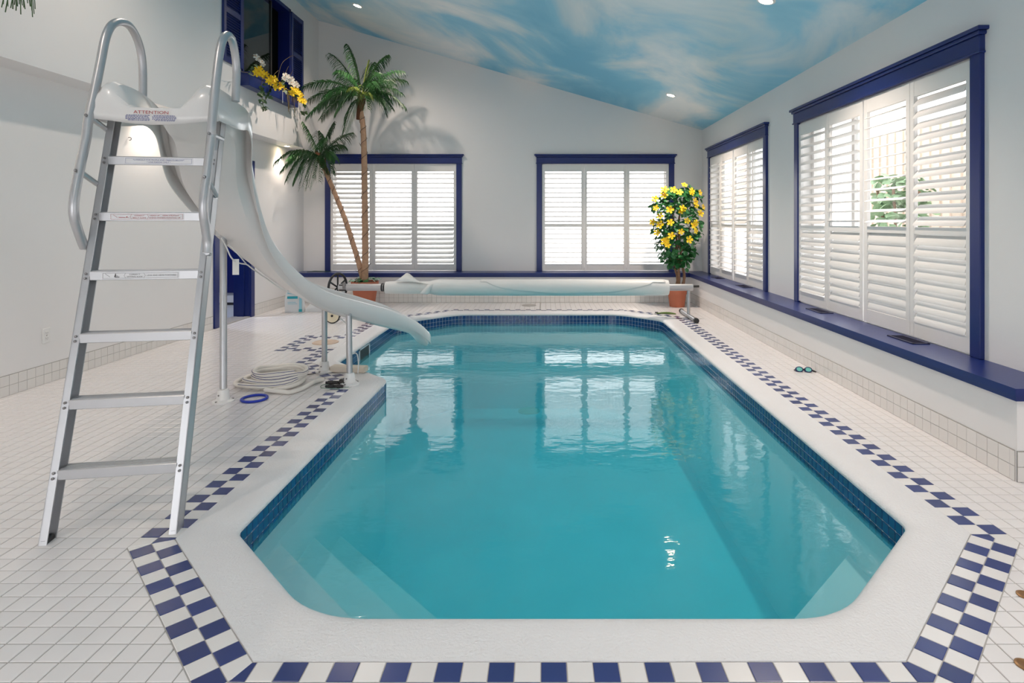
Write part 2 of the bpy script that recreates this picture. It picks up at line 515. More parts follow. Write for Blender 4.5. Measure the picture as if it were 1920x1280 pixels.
# ---- two-row checker border around the coping (and around the skimmer pad)
BAND = POUT[:7] + [(-2.13, 6.53), (-2.56, 6.53), (-2.56, 6.05), (-2.13, 6.05)] + POUT[7:]
border = struct(bpy.data.objects.new('trim_1', None), 'navy and white checkered tile border around the pool'); link(border)
def clip(poly, q, nrm):
    out = []
    for i in range(len(poly)):
        a, b = poly[i - 1], poly[i]
        da, db = (a - q).dot(nrm), (b - q).dot(nrm)
        if (da >= 0) != (db >= 0): out.append(a + (b - a) * (da / (da - db)))
        if db >= 0: out.append(b)
    return out
def area(poly):
    return 0.5 * abs(sum(poly[i - 1].x * poly[i].y - poly[i].x * poly[i - 1].y for i in range(len(poly))))
cells = []
n = len(BAND)
bed = MB()
off = [Vector(p) for p in inset(BAND, -2 * T - 0.004)]
for i in range(n):
    a = Vector(BAND[i]); b = Vector(BAND[(i + 1) % n])
    bed.add([(a.x, a.y, 0.0004), (off[i].x, off[i].y, 0.0004), (off[(i + 1) % n].x, off[(i + 1) % n].y, 0.0004), (b.x, b.y, 0.0004)], [(0, 1, 2, 3)])
    d = (b - a).normalized(); nr = Vector((d.y, -d.x)); ln = (b - a).length
    ma = (off[i] - a); mb = (off[(i + 1) % n] - b)
    na = Vector((-ma.y, ma.x)); na = na if na.dot(d) > 0 else -na
    nb = Vector((-mb.y, mb.x)); nb = nb if nb.dot(d) < 0 else -nb
    k0 = int(-0.4 / T) ; k1 = int((ln + 0.4) / T)
    ph = (ln / 2) % T - T / 2 if i not in (2,) else 0.0
    for k in range(k0, k1 + 1):
        for r in range(2):
            s0 = ph + k * T + 0.0014; s1 = ph + (k + 1) * T - 0.0014
            q0 = r * T + 0.003; q1 = (r + 1) * T + 0.0002
            p = [a + d * s0 + nr * q0, a + d * s0 + nr * q1, a + d * s1 + nr * q1, a + d * s1 + nr * q0]
            p = clip(p, a, na)
            if len(p) >= 3: p = clip(p, b, nb)
            if len(p) < 3 or area(p) < 3e-4: continue
            c = sum(p, Vector((0, 0))) / len(p)
            cells.append((c, p, (k + r) % 2))
bo = bed.build('border_bed', M_GROUT, border)
cells.sort(key=lambda t: (0 if in_view(t[0].x, t[0].y) else 1, t[0].length))
restb, restw = MB(), MB()
for idx, (c, p, blue) in enumerate(cells):
    b = 0.0016
    nn = len(p)
    ins = [q + (c - q) * min(0.45, b * 1.6 / max((c - q).length, 1e-6)) for q in p]
    h = 0.0022 + 0.0006 * math.sin(idx * 1.7)
    vs = [(q.x - c.x, q.y - c.y, 0) for q in p] + [(q.x - c.x, q.y - c.y, h - 0.001) for q in p] + [(q.x - c.x, q.y - c.y, h) for q in ins]
    fs = [tuple(range(2 * nn, 3 * nn))]
    for i in range(nn):
        j = (i + 1) % nn
        fs += [(i, j, nn + j, nn + i), (nn + i, nn + j, 2 * nn + j, 2 * nn + i)]
    if idx < 300:
        m = MB(); m.add(vs, fs)
        o = m.build('navy_tile' if blue else 'white_tile', M_CHECKB if blue else M_CHECKW, border)
        o.location = (c.x, c.y, 0)
    else:
        (restb if blue else restw).add([(v[0] + c.x, v[1] + c.y, v[2]) for v in vs], fs)
o = restb.build('navy_tile_run', M_CHECKB, border); o['kind'] = 'stuff'
o = restw.build('white_tile_run', M_CHECKW, border); o['kind'] = 'stuff'

# ---- the pool: basin, coping, waterline tiles, steps
pool = struct(bpy.data.objects.new('pool', None), 'long sunken swimming pool with chamfered corners and white coping'); link(pool)
NI = len(INNER)
bm_ = MB()
DEPTH = -1.35
wl_ = [(p.x, p.y, -0.05) for p in INNER]; bt_ = [(p.x, p.y, DEPTH) for p in INNER]
fs = [(i, (i + 1) % NI, NI + (i + 1) % NI, NI + i) for i in range(NI)]
fs += [tuple(NI + k for k in t) for t in tessellate_polygon([[Vector(p) for p in bt_]])]
bm_.add(wl_ + bt_, fs)
bm_.build('basin', M_PLASTER, pool)
# coping: rows from the outer edge to under the bullnose; (share of the width from the outer edge, z)
prof = [(0.0, -0.02), (0.0, 0.004), (0.55, 0.007), (0.78, 0.006), (0.90, 0.002), (0.98, -0.005), (1.035, -0.015), (1.045, -0.024), (1.03, -0.032), (0.98, -0.035)]
cm = MB()
rows = []
for s, z in prof:
    rows += [(o_.x + (i_.x - o_.x) * s, o_.y + (i_.y - o_.y) * s, z) for o_, i_ in zip(OUTER, INNER)]
fs = []
for r in range(len(prof) - 1):
    for i in range(NI):
        j = (i + 1) % NI
        fs.append((r * NI + i, r * NI + j, (r + 1) * NI + j, (r + 1) * NI + i))
cm.add(rows, fs)
cm.build('coping', M_COPING, pool, smooth=50)
# waterline band
band = MB()
IN2 = [Vector(p) for p in INNER]
def shift_in(p_prev, p, p_next, d):
    t = (p_next - p_prev).normalized()
    return p + Vector((-t.y, t.x)) * d
g = [shift_in(IN2[i - 1], IN2[i], IN2[(i + 1) % NI], 0.002) for i in range(NI)]
band.add([(p.x, p.y, -0.026) for p in g] + [(p.x, p.y, -0.186) for p in g], [(i, (i + 1) % NI, NI + (i + 1) % NI, NI + i) for i in range(NI)])
band.build('waterline_grout', M_POOLGROUT, pool)
# tiles on it
WT = 0.0505
cum = [0.0]
for i in range(NI): cum.append(cum[-1] + (IN2[(i + 1) % NI] - IN2[i]).length)
per = cum[-1]; cnt = int(per / WT)
wtm = MB().cbox((-WT / 2 + 0.0026, -0.003, -0.0236), (WT / 2 - 0.0026, 0.004, 0.0236), 0.0015)
wme = wtm.mesh('waterline_tile', M_POOLTILE)
wt = []
seg = 0
for k in range(cnt):
    s = (k + 0.5) * per / cnt
    while cum[seg + 1] < s: seg += 1
    a = IN2[seg]; b = IN2[(seg + 1) % NI]; t = (b - a).normalized()
    p = a + t * (s - cum[seg]); nn = Vector((-t.y, t.x))
    for r in range(3):
        z = -0.0575 - r * 0.0505
        q = Vector((p.x + nn.x * 0.002, p.y + nn.y * 0.002, z))
        facing = nn.x * (-q.x) + nn.y * (-q.y)
        wt.append((0 if facing > 0 and in_view(q.x, q.y, z) else 1, q.length, q, math.atan2(t.y, t.x)))
wt.sort(key=lambda t: (t[0], t[1]))
rest = MB()
for i, (_, _, q, ang) in enumerate(wt):
    if i < 300:
        o = bpy.data.objects.new('waterline_tile', wme); link(o, pool); o.location = q; o.rotation_euler = (0, 0, ang)
    else:
        mm = Matrix.Translation(q) @ Matrix.Rotation(ang, 4, 'Z')
        rest.add([mm @ Vector(v) for v in wtm.v], wtm.f)
o = rest.build('waterline_tile_run', M_POOLTILE, pool); o['kind'] = 'stuff'
# entry steps across the chamfered corner, and the seat in the other corner
def corner_block(name, p0, p1, depth, ztop, rounded=0.03):
    """solid whose front edge runs parallel to the chamfer p0->p1 at a given distance"""
    a, b = Vector(p0), Vector(p1)
    d = (b - a).normalized(); nn = Vector((-d.y, d.x))
    q0 = a - d * 2.2 + nn * depth; q1 = b + d * 2.2 + nn * depth
    poly = [Vector(p) for p in inset(POUT, 0.19)]
    # keep the part of the pool between the chamfer and the front edge
    poly = clip(poly, q0, -nn)
    m = MB(); m.prism([(p.x, p.y) for p in poly], DEPTH, ztop)
    return m.build(name, M_PLASTER, pool)
for k, (dist, zt) in enumerate(((0.30, -0.30), (0.60, -0.50), (0.90, -0.72))):
    corner_block('step', PIN[9], PIN[0], dist, zt)
corner_block('corner_seat', PIN[1], PIN[2], 0.36, -0.42)
jet = MB(); jm = Matrix.Translation((1.16, 2.05, -0.418)) 
jet.lathe([(0.055, 0), (0.055, 0.008), (0.04, 0.012), (0.036, 0.006), (0.02, 0.004), (0.0, 0.004)], 20, jm)
jet.build('seat_jet', M_WHITE, pool, smooth=True)
for (u, v) in ((989, 616), (995, 733)):
    d = MB(); c = ground(u, v, DEPTH)
    if c.y > 8.3: c = Vector((c.x * 8.2 / c.y, 8.2, DEPTH))
    d.lathe([(0.13, 0), (0.13, 0.012), (0.115, 0.02), (0.0, 0.022)], 24, Matrix.Translation((c.x, c.y, DEPTH)))
    d.build('main_drain', M_CREAM, pool, smooth=True)
# skimmer mouth in the long wall
sk = MB(); xw = -1.93
sk.box((xw - 0.002, 6.10, -0.19), (xw + 0.010, 6.13, -0.036)); sk.box((xw - 0.002, 6.45, -0.19), (xw + 0.010, 6.48, -0.036))
sk.box((xw - 0.002, 6.10, -0.050), (xw + 0.010, 6.48, -0.036))
sk.build('skimmer_frame', M_POOLGROUT, pool)
sk = MB(); sk.box((xw - 0.001, 6.13, -0.19), (xw + 0.007, 6.45, -0.05)); sk.build('skimmer_mouth_shade', M_DARKMET, pool)  # flat dark plate stands in for the shade inside the mouth
# water body
wp = inset(POUT, 0.196)
WF = [p for p, i, c, cv in fillet(wp, PRAD)]
w = MB(); w.prism([(p.x, p.y) for p in WF], DEPTH - 0.01, WATER)
water = w.build('pool_water', M_WATER)
tag(water, 'still turquoise water filling the pool', 'water', kind='stuff')

# skimmer pad with its round lid, on the deck
pad = MB(); pad.cbox((-2.545, 6.065, -0.004), (-2.125, 6.515, 0.004), 0.002)
pad = struct(pad.build('trim_2', M_CHECKW), 'plain pale pad framed by checkered tiles')
lid = MB(); lid.lathe([(0.135, 0.004), (0.135, 0.010), (0.122, 0.013), (0.118, 0.010), (0.03, 0.012), (0.0, 0.012)], 30, Matrix.Translation((-2.34, 6.29, 0)))
tag(lid.build('skimmer_lid', M_STAIN, smooth=True), 'round stained skimmer lid set in the pad inside the checkered frame', 'lid')

# ---- ceiling
cl = MB()
xa, xb = -4.2, 3.6
za, zb = ceil_z(xa), ceil_z(xb)
cl.add([(xa, YF - 0.15, za), (xb, YF - 0.15, zb), (xb, 9.95, zb), (xa, 9.95, za),
        (xa, YF - 0.15, za + 0.2), (xb, YF - 0.15, zb + 0.2), (xb, 9.95, zb + 0.2), (xa, 9.95, za + 0.2)],
       [(0, 3, 2, 1), (4, 5, 6, 7), (0, 1, 5, 4), (1, 2, 6, 5), (2, 3, 7, 6), (3, 0, 4, 7)])
struct(cl.build('ceiling', M_MURAL), 'sloping ceiling painted as a blue sky with white clouds')

# ---- walls
W1 = (-3.55, -1.455); W2 = (-0.035, 2.076)
WTOP = 2.262
W3 = (6.98, 9.25); W4 = (3.593, 6.03)
WTOPR = 2.31
def col_y(m, x0, x1, y0, y1, z0, z1=None):
    """block of the back wall; top follows the ceiling when z1 is None"""
    za_, zb_ = (ceil_z(x0) + 0.05, ceil_z(x1) + 0.05) if z1 is None else (z1, z1)
    m.add([(x0, y0, z0), (x1, y0, z0), (x1, y1, z0), (x0, y1, z0), (x0, y0, za_), (x1, y0, zb_), (x1, y1, zb_), (x0, y1, za_)],
          [(0, 3, 2, 1), (4, 5, 6, 7), (0, 1, 5, 4), (1, 2, 6, 5), (2, 3, 7, 6), (3, 0, 4, 7)])
wb = MB(); yo = 9.95
col_y(wb, -4.2, W1[0], YB_UP, yo, 0.40); col_y(wb, W1[1], W2[0], YB_UP, yo, 0.40); col_y(wb, W2[1], 2.85, YB_UP, yo, 0.40)
for w_ in (W1, W2):
    col_y(wb, w_[0], w_[1], YB_UP, yo, 0.40, SILL - 0.002); col_y(wb, w_[0], w_[1], YB_UP, yo, WTOP)
col_y(wb, -4.2, 2.85, YB_LOW, yo, -0.01, SILL - 0.05)
struct(wb.build('wall_back', M_WALL), 'white gabled end wall under the sky ceiling')

FD = (-3.7, 0.7); FDZ = 2.25; RD = (-1.6, 0.9)
wr = MB(); xo = 2.85
zt = ceil_z(2.60) + 0.03
for (y0, y1) in ((2.93, W4[0]), (W4[1], W3[0]), (W3[1], yo)):
    wr.box((XR_UP, y0, 0.40), (xo, y1, zt))
for w_ in (W4, W3):
    wr.box((XR_UP, w_[0], 0.40), (xo, w_[1], SILL - 0.002)); wr.box((XR_UP, w_[0], WTOPR), (xo, w_[1], zt))
wr.box((XR_LOW, 2.98, -0.01), (xo, yo, SILL - 0.05))
wr.box((XR_LOW, 2.93, -0.01), (2.425, 2.98, SILL - 0.05))
wr.box((2.85, 2.95, -0.01), (3.6, 3.1, zt))
wr.box((3.4, YF - 0.15, -0.01), (3.6, RD[0], zt)); wr.box((3.4, RD[1], -0.01), (3.6, 3.1, zt)); wr.box((3.4, RD[0], FDZ), (3.6, RD[1], zt))
struct(wr.build('wall_right', M_WALL), 'white long wall with two shuttered windows above a low ledge')

DOOR = (7.20, 7.98); DOORZ = 2.03
wlm = MB()
wlm.box((-4.2, YF - 0.15, -0.01), (XL, DOOR[0], SOFFIT)); wlm.box((-4.2, DOOR[1], -0.01), (XL, yo, SOFFIT))
wlm.box((-4.2, DOOR[0], DOORZ), (XL, DOOR[1], SOFFIT))
struct(wlm.build('wall_left', M_WALL), 'white lower wall below the soffit')
IW = (7.27, 8.66); IWZ = (3.12, 4.42)
zt = ceil_z(XL_UP) + 0.05
wu = MB()
wu.box((-4.2, YF - 0.15, SOFFIT), (XL_UP, IW[0], zt)); wu.box((-4.2, IW[1], SOFFIT), (XL_UP, yo, zt))
wu.box((-4.2, IW[0], SOFFIT), (XL_UP, IW[1], IWZ[0])); wu.box((-4.2, IW[0], IWZ[1]), (XL_UP, IW[1], zt))
struct(wu.build('wall_left_upper', M_WALL), 'white upper wall overhanging the lower wall as a soffit')

wf = MB()
col_y(wf, -4.2, FD[0], YF - 0.15, YF, -0.01); col_y(wf, FD[1], 3.6, YF - 0.15, YF, -0.01); col_y(wf, FD[0], FD[1], YF - 0.15, YF, FDZ)
struct(wf.build('wall_front', M_WALL), 'white wall with added light-giving doors facing the pool end')
fd = struct(bpy.data.objects.new('door_added', None), 'added glazed doors letting daylight in behind the camera'); link(fd)  # doors added behind the camera to let daylight in
for k in range(4):
    x0 = FD[0] + k * (FD[1] - FD[0]) / 4; x1 = x0 + (FD[1] - FD[0]) / 4
    m = MB()
    m.box((x0, YF - 0.10, 0), (x0 + 0.06, YF - 0.05, FDZ)); m.box((x1 - 0.06, YF - 0.10, 0), (x1, YF - 0.05, FDZ))
    m.box((x0, YF - 0.10, 0), (x1, YF - 0.05, 0.10)); m.box((x0, YF - 0.10, FDZ - 0.08), (x1, YF - 0.05, FDZ))
    m.build('door_sash', M_TRIM, fd)
    m = MB(); m.box((x0 + 0.06, YF - 0.078, 0.10), (x1 - 0.06, YF - 0.072, FDZ - 0.08)); m.build('pane', M_GLASS, fd)

rdo = struct(bpy.data.objects.new('door_3', None), 'glazed side doors in the recess beside the photographer'); link(rdo)
for k in range(4):
    y0 = RD[0] + k * (RD[1] - RD[0]) / 4; y1 = y0 + (RD[1] - RD[0]) / 4
    m = MB()
    m.box((3.45, y0, 0), (3.50, y0 + 0.06, FDZ)); m.box((3.45, y1 - 0.06, 0), (3.50, y1, FDZ)); m.box((3.45, y0, 0), (3.50, y1, 0.10)); m.box((3.45, y0, FDZ - 0.08), (3.50, y1, FDZ))
    m.build('door_sash', M_TRIM, rdo)
    m = MB(); m.box((3.472, y0 + 0.06, 0.10), (3.478, y1 - 0.06, FDZ - 0.08)); m.build('pane', M_GLASS, rdo)

# ---- hallway behind the left door: floor, navy end wall, dark ceiling
hl = MB(); hl.box((-5.6, 6.6, -0.05), (-4.2, 9.25, -0.005)); struct(hl.build('floor_hall', M_DOORFLOOR), 'pale hall floor seen through the doorway')
hl = MB(); hl.box((-5.6, 9.2, 0), (-4.2, 9.3, 2.4)); hl.box((-5.7, 6.5, 0), (-5.6, 9.3, 2.4)); hl.box((-5.6, 6.5, 0), (-4.2, 6.6, 2.4)); hl.box((-5.7, 6.5, 2.4), (-4.2, 9.3, 2.5))
struct(hl.build('wall_hall', M_TRIMDARK), 'navy painted hall walls seen through the doorway')
# ---- near-black shell standing in for the unlit room behind the inside window
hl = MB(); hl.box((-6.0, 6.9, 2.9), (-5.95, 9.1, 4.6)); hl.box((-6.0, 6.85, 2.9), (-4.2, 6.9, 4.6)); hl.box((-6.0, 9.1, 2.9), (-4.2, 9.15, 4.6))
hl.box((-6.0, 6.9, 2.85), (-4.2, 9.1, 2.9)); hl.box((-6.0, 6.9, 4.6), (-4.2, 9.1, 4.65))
struct(hl.build('wall_upper_room', M_ROOMSHADE), 'upper room behind the inside window, its darkness painted on')

# ---- blue sill running along the back and right walls
sl = MB()
SX, SY = 2.325, 9.385
sl.prism([(SX, 2.895), (XR_UP, 2.895), (XR_UP, YB_UP), (XL, YB_UP), (XL, SY), (SX, SY)], SILL - 0.038, SILL)
sl.prism([(SX + 0.012, 2.907), (XR_UP, 2.907), (XR_UP, YB_UP), (XL, YB_UP), (XL, SY + 0.012), (SX + 0.012, SY + 0.012)], SILL - 0.066, SILL - 0.038)
struct(sl.build('trim_3', M_TRIM), 'glossy blue window ledge wrapping the corner')

# ---- tile skirtings
def skirting(name, label, origin, along, normal, length, rows, gaps=()):
    e = struct(bpy.data.objects.new(name, None), label); link(e)
    al = Vector(along); no = Vector(normal); up = Vector((0, 0, 1))
    m3 = Matrix((al, no, up)).transposed().to_4x4()
    base = Matrix.Translation(Vector(origin)) @ m3
    spans = []; s = 0.0
    for a, b in list(gaps) + [(length, length)]:
        if a > s: spans.append((s, a))
        s = b
    g = MB()
    for a, b in spans: g.box((a, -0.002, 0), (b, 0.0035, rows * T + 0.004), base)
    g.build('grout_bed', M_GROUT, e)
    me = MB().cbox((0.0016, 0, 0.0016), (T - 0.0016, 0.0065, T - 0.0016), 0.0014).mesh('wall_tile', M_WTILE)
    for a, b in spans:
        for k in range(int((b - a) / T)):
            for r in range(rows):
                o = bpy.data.objects.new('wall_tile', me); link(o, e)
                o.matrix_world = base @ Matrix.Translation((a + k * T, 0, r * T))
        left = (b - a) - int((b - a) / T) * T
        if left > 0.006:                                    # cut tile closing the run
            for r in range(rows):
                o = bpy.data.objects.new('wall_tile', me); link(o, e)
                o.matrix_world = base @ Matrix.Translation((b - left, 0, r * T)) @ Matrix.Scale(left / T, 4, (1, 0, 0))
    return e
skirting('baseboard_left', 'two-row white tile skirting along the left wall', (XL, 3.4, 0), (0, 1, 0), (1, 0, 0), 6.0, 2, [(7.09 - 3.4, 8.09 - 3.4)])
skirting('baseboard_right', 'two-row white tile skirting under the long ledge', (XR_LOW, YB_LOW, 0), (0, -1, 0), (-1, 0, 0), YB_LOW - 2.94, 2)
skirting('baseboard_back', 'three-row white tile skirting under the end ledge', (XL, YB_LOW, 0), (1, 0, 0), (0, -1, 0), XR_LOW - XL, 3)
skirting('baseboard_end', 'white tiles on the end of the low ledge wall', (XR_LOW, 2.93, 0), (1, 0, 0), (0, -1, 0), 0.0765, 2)

# ================================================================== WINDOWS
LOUV = {}
def louver_mesh(L):
    key = round(L, 4)
    if key not in LOUV:
        m = MB(); k = 10; pts = []
        for i in range(k):
            q = 2 * math.pi * i / k
            pts.append((0.0425 * math.cos(q), 0.0066 * math.sin(q)))
        vs = [(-L / 2, y, z) for y, z in pts] + [(L / 2, y, z) for y, z in pts]
        fs = [(i, (i + 1) % k, k + (i + 1) % k, k + i) for i in range(k)] + [tuple(reversed(range(k))), tuple(range(k, 2 * k))]
        m.add(vs, fs)
        LOUV[key] = m.mesh('louver', M_SHUT, smooth=60)
    return LOUV[key]
def shutter_window(name, label, origin, rz, width, zt, panels, cornice_over=0.03, posts=()):
    """local x along the wall (left to right seen from the room), y outwards, z up; origin = left lower corner of the opening"""
    e = struct(bpy.data.objects.new(name, None), label); link(e)
    e.location = origin; e.rotation_euler = (0, 0, rz)
    H = zt - origin[2]
    cw = 0.088
    def part(nm, m, mt=M_TRIM, parent=e, smooth=False): return m.build(nm, mt, parent, smooth)
    m = MB(); m.cbox((-cw, -0.028, 0), (0.0, 0.01, H + 0.005), 0.004); part('side_casing', m)
    m = MB(); m.cbox((width, -0.028, 0), (width + cw, 0.01, H + 0.005), 0.004); part('side_casing', m)
    m = MB(); m.cbox((-cw - 0.004, -0.034, H), (width + cw + 0.004, 0.01, H + 0.105), 0.004); part('head_casing', m)
    m = MB(); m.cbox((-cw - 0.012, -0.042, H - 0.004), (width + cw + 0.012, 0.0, H + 0.010), 0.003); part('head_bead', m)
    m = MB()
    m.cbox((-cw - 0.018, -0.050, H + 0.105), (width + cw + 0.018, 0.01, H + 0.128), 0.005)
    m.cbox((-cw - cornice_over - 0.008, -0.064, H + 0.128), (width + cw + cornice_over + 0.008, 0.01, H + 0.152), 0.004)
    part('cornice', m)
    # jamb lining and glazing
    m = MB()
    m.box((0, 0.0, 0), (0.012, 0.20, H)); m.box((width - 0.012, 0.0, 0), (width, 0.20, H)); m.box((0, 0.0, H - 0.012), (width, 0.20, H))
    m.box((0, 0.0, 0), (width, 0.20, 0.006))
    part('jamb_lining', m, M_SHUT)
    m = MB(); nsash = max(2, round(width / 0.75))
    for k in range(nsash + 1):
        x = min(max(k * width / nsash, 0.03), width - 0.03); m.box((x - 0.025, 0.115, 0.0), (x + 0.025, 0.150, H - 0.012))
    m.box((0, 0.115, 0.0), (width, 0.150, 0.05)); m.box((0, 0.115, H - 0.06), (width, 0.150, H - 0.012))
    part('window_sash', m, M_SHUT)
    m = MB(); m.box((0.02, 0.130, 0.03), (width - 0.02, 0.134, H - 0.03)); part('pane', m, M_GLASS)
    for (xp, wp_) in posts:
        m = MB(); m.cbox((xp - wp_ / 2, 0.0, 0.004), (xp + wp_ / 2, 0.03, H - 0.012), 0.002); part('shutter_post', m, M_SHUT)
    # shutter panels
    st, rt, rb, rm = 0.046, 0.115, 0.105, 0.05
    zm = 1.21 - origin[2]
    y0, y1 = -0.016, 0.014
    for (x0, x1, tu, tl) in panels:
        x0 += 0.002; x1 -= 0.002
        za_, zb_ = 0.012, H - 0.016
        m = MB()
        m.cbox((x0, y0, za_), (x0 + st, y1, zb_), 0.003); m.cbox((x1 - st, y0, za_), (x1, y1, zb_), 0.003)
        m.cbox((x0 + st - 0.002, y0 + 0.002, za_), (x1 - st + 0.002, y1 - 0.002, za_ + rb), 0.002)
        m.cbox((x0 + st - 0.002, y0 + 0.002, zb_ - rt), (x1 - st + 0.002, y1 - 0.002, zb_), 0.002)
        m.cbox((x0 + st - 0.002, y0 + 0.002, zm), (x1 - st + 0.002, y1 - 0.002, zm + rm), 0.002)
        p = m.build('shutter_panel', M_SHUT, e)
        L = x1 - x0 - 2 * st - 0.004
        me = louver_mesh(L)
        for (a, b, tilt) in ((za_ + rb, zm, tl), (zm + rm, zb_ - rt, tu)):
            k = round((b - a) / 0.080); pitch = (b - a) / k
            for i in range(k):
                t_ = tilt[i] if isinstance(tilt, (list, tuple)) else tilt
                o = bpy.data.objects.new('louver', me); link(o, p)
                o.location = ((x0 + x1) / 2, (y0 + y1) / 2, a + (i + 0.5) * pitch)
                o.rotation_euler = (math.radians(t_ + random.uniform(-1.2, 1.2)), 0, 0)
    return e
def equal(width, tilts, gap_after=None, gap=0.0):
    n_ = len(tilts); w_ = (width - (gap if gap_after is not None else 0)) / n_
    out = []; x = 0
    for i, (a, b) in enumerate(tilts):
        out.append((x, x + w_, a, b)); x += w_
        if gap_after == i: x += gap
    return out
w_ = W1[1] - W1[0]
shutter_window('window_1', 'blue framed shuttered window behind the palm', (W1[0], YB_UP, SILL), 0, w_, WTOP,
               equal(w_, [(40, 40), (-13, 42), (-13, 42)]))
w_ = W2[1] - W2[0]
shutter_window('window_2', 'blue framed shuttered window beside the hibiscus tree', (W2[0], YB_UP, SILL), 0, w_, WTOP,
               equal(w_, [(-13, 13), (-13, 13), (-13, 22)]))
w_ = W3[1] - W3[0]
shutter_window('window_3', 'blue framed shuttered side window near the corner', (XR_UP, W3[1], SILL), -math.pi / 2, w_, WTOPR,
               equal(w_, [(-10, 10), (38, 10), (48, 10), (-10, [52, 52, 52, 50, 46, 40, 24, 40])], 1, 0.035))
w_ = W4[1] - W4[0]
shutter_window('window_4', 'large blue framed shuttered side window farthest from the corner', (XR_UP, W4[1], SILL), -math.pi / 2, w_, WTOPR,
               equal(w_, [(34, 46), (-7, 62), (14, 76), (50, 64)], 1, 0.018))

# ---- doorway in the left wall
d1 = struct(bpy.data.objects.new('door_1', None), 'blue framed doorway to the hall'); link(d1)
m = MB(); m.cbox((XL - 0.01, DOOR[0] - 0.10, 0), (XL + 0.022, DOOR[0], DOORZ + 0.10), 0.004); m.build('casing', M_TRIM, d1)
m = MB(); m.cbox((XL - 0.01, DOOR[1], 0), (XL + 0.022, DOOR[1] + 0.10, DOORZ + 0.10), 0.004); m.build('casing', M_TRIM, d1)
m = MB(); m.cbox((XL - 0.01, DOOR[0] - 0.10, DOORZ), (XL + 0.024, DOOR[1] + 0.10, DOORZ + 0.10), 0.004); m.build('head_casing', M_TRIM, d1)
m = MB(); m.box((-4.21, DOOR[0] - 0.001, 0), (XL, DOOR[0] + 0.02, DOORZ)); m.box((-4.21, DOOR[1] - 0.02, 0), (XL, DOOR[1] + 0.001, DOORZ)); m.box((-4.21, DOOR[0], DOORZ - 0.02), (XL, DOOR[1], DOORZ))
m.box((-4.15, DOOR[1] - 0.045, 0), (-4.06, DOOR[1] - 0.015, DOORZ)); m.build('jamb', M_TRIM, d1)
m = MB(); m.cbox((-4.22, DOOR[0], -0.003), (XL + 0.01, DOOR[1], 0.014), 0.004); m.build('threshold', M_STONE, d1)
# baseboard heater on the hall wall
h = thing('baseboard_heater', 'white baseboard heater on the navy hall wall', 'heater', (-4.9, 9.2, 0))
m = MB(); m.cbox((-0.6, -0.055, 0.035), (0.6, -0.001, 0.17), 0.008); m.build('cover', M_WHITE, h)
m = MB(); m.cbox((-0.6, -0.065, 0.155), (0.6, -0.001, 0.185), 0.004); m.build('top_fin', M_ALU, h)
m = MB(); m.box((-0.6, -0.045, 0.0), (0.6, -0.001, 0.036)); m.build('air_slot', M_DARKMET, h)

# ---- inside window with navy shutters and ledge box
w5 = struct(bpy.data.objects.new('window_5', None), 'navy framed inside window with louvred shutters high on the wall'); link(w5)
xw = XL_UP
m = MB()
for (a, b) in ((IW[0], IW[0] + 0.03), (IW[1] - 0.05, IW[1])): m.box((-3.90, a, IWZ[0]), (xw + 0.02, b, IWZ[1]))
m.box((-3.90, IW[0], IWZ[1] - 0.05), (xw + 0.02, IW[1], IWZ[1])); m.box((-3.90, IW[0], IWZ[0] - 0.001), (xw + 0.02, IW[1], IWZ[0] + 0.03))
m.build('frame', M_TRIMDARK, w5)
m = MB()
for (a, b) in ((IW[0], IW[0] + 0.02), (IW[1] - 0.02, IW[1])): m.box((-4.21, a, IWZ[0]), (-3.90, b, IWZ[1]))
m.box((-4.21, IW[0], IWZ[0] - 0.001), (-3.90, IW[1], IWZ[0] + 0.02)); m.box((-4.21, IW[0], IWZ[1] - 0.02), (-3.90, IW[1], IWZ[1]))
m.build('shade_lining', M_ROOMSHADE, w5)  # black lining paints in the shade of the deep opening
m = MB(); m.box((-3.825, 8.16, IWZ[0]), (-3.795, 8.19, IWZ[1])); m.build('meeting_stile', M_DARKMET, w5)
m = MB(); m.box((-3.813, IW[0] + 0.03, IWZ[0] + 0.03), (-3.807, 8.16, IWZ[1] - 0.05)); m.build('pane', M_DGLASS, w5)
for (ya, yb) in ((6.83, 7.26), (8.67, 9.09)):
    m = MB(); z0, z1 = 3.18, 4.40
    m.cbox((xw, ya, z0), (xw + 0.03, ya + 0.055, z1), 0.003); m.cbox((xw, yb - 0.055, z0), (xw + 0.03, yb, z1), 0.003)
    for zz in (z0, 3.76, z1 - 0.07): m.cbox((xw, ya + 0.05, zz), (xw + 0.028, yb - 0.05, zz + 0.07), 0.003)
    m.box((xw + 0.001, ya + 0.05, z0), (xw + 0.006, yb - 0.05, z1))
    p = m.build('shutter', M_TRIM, w5)
    me = MB().box((-0.013, ya + 0.053, -0.002), (0.013, yb - 0.053, 0.002)).mesh('slat', M_TRIM)
    for (a, b) in ((z0 + 0.07, 3.76), (3.83, z1 - 0.07)):
        k = int((b - a) / 0.03)
        for i in range(k):
            o = bpy.data.objects.new('slat', me); link(o, p)
            o.location = (xw + 0.015, 0, a + (i + 0.5) * (b - a) / k); o.rotation_euler = (0, math.radians(42), 0)
m = MB(); m.cbox((xw, 7.22, 2.975), (xw + 0.128, 8.66, 3.125), 0.005); m.cbox((xw, 7.20, 3.115), (xw + 0.14, 8.68, 3.14), 0.004)
m.build('ledge_box', M_TRIM, w5)

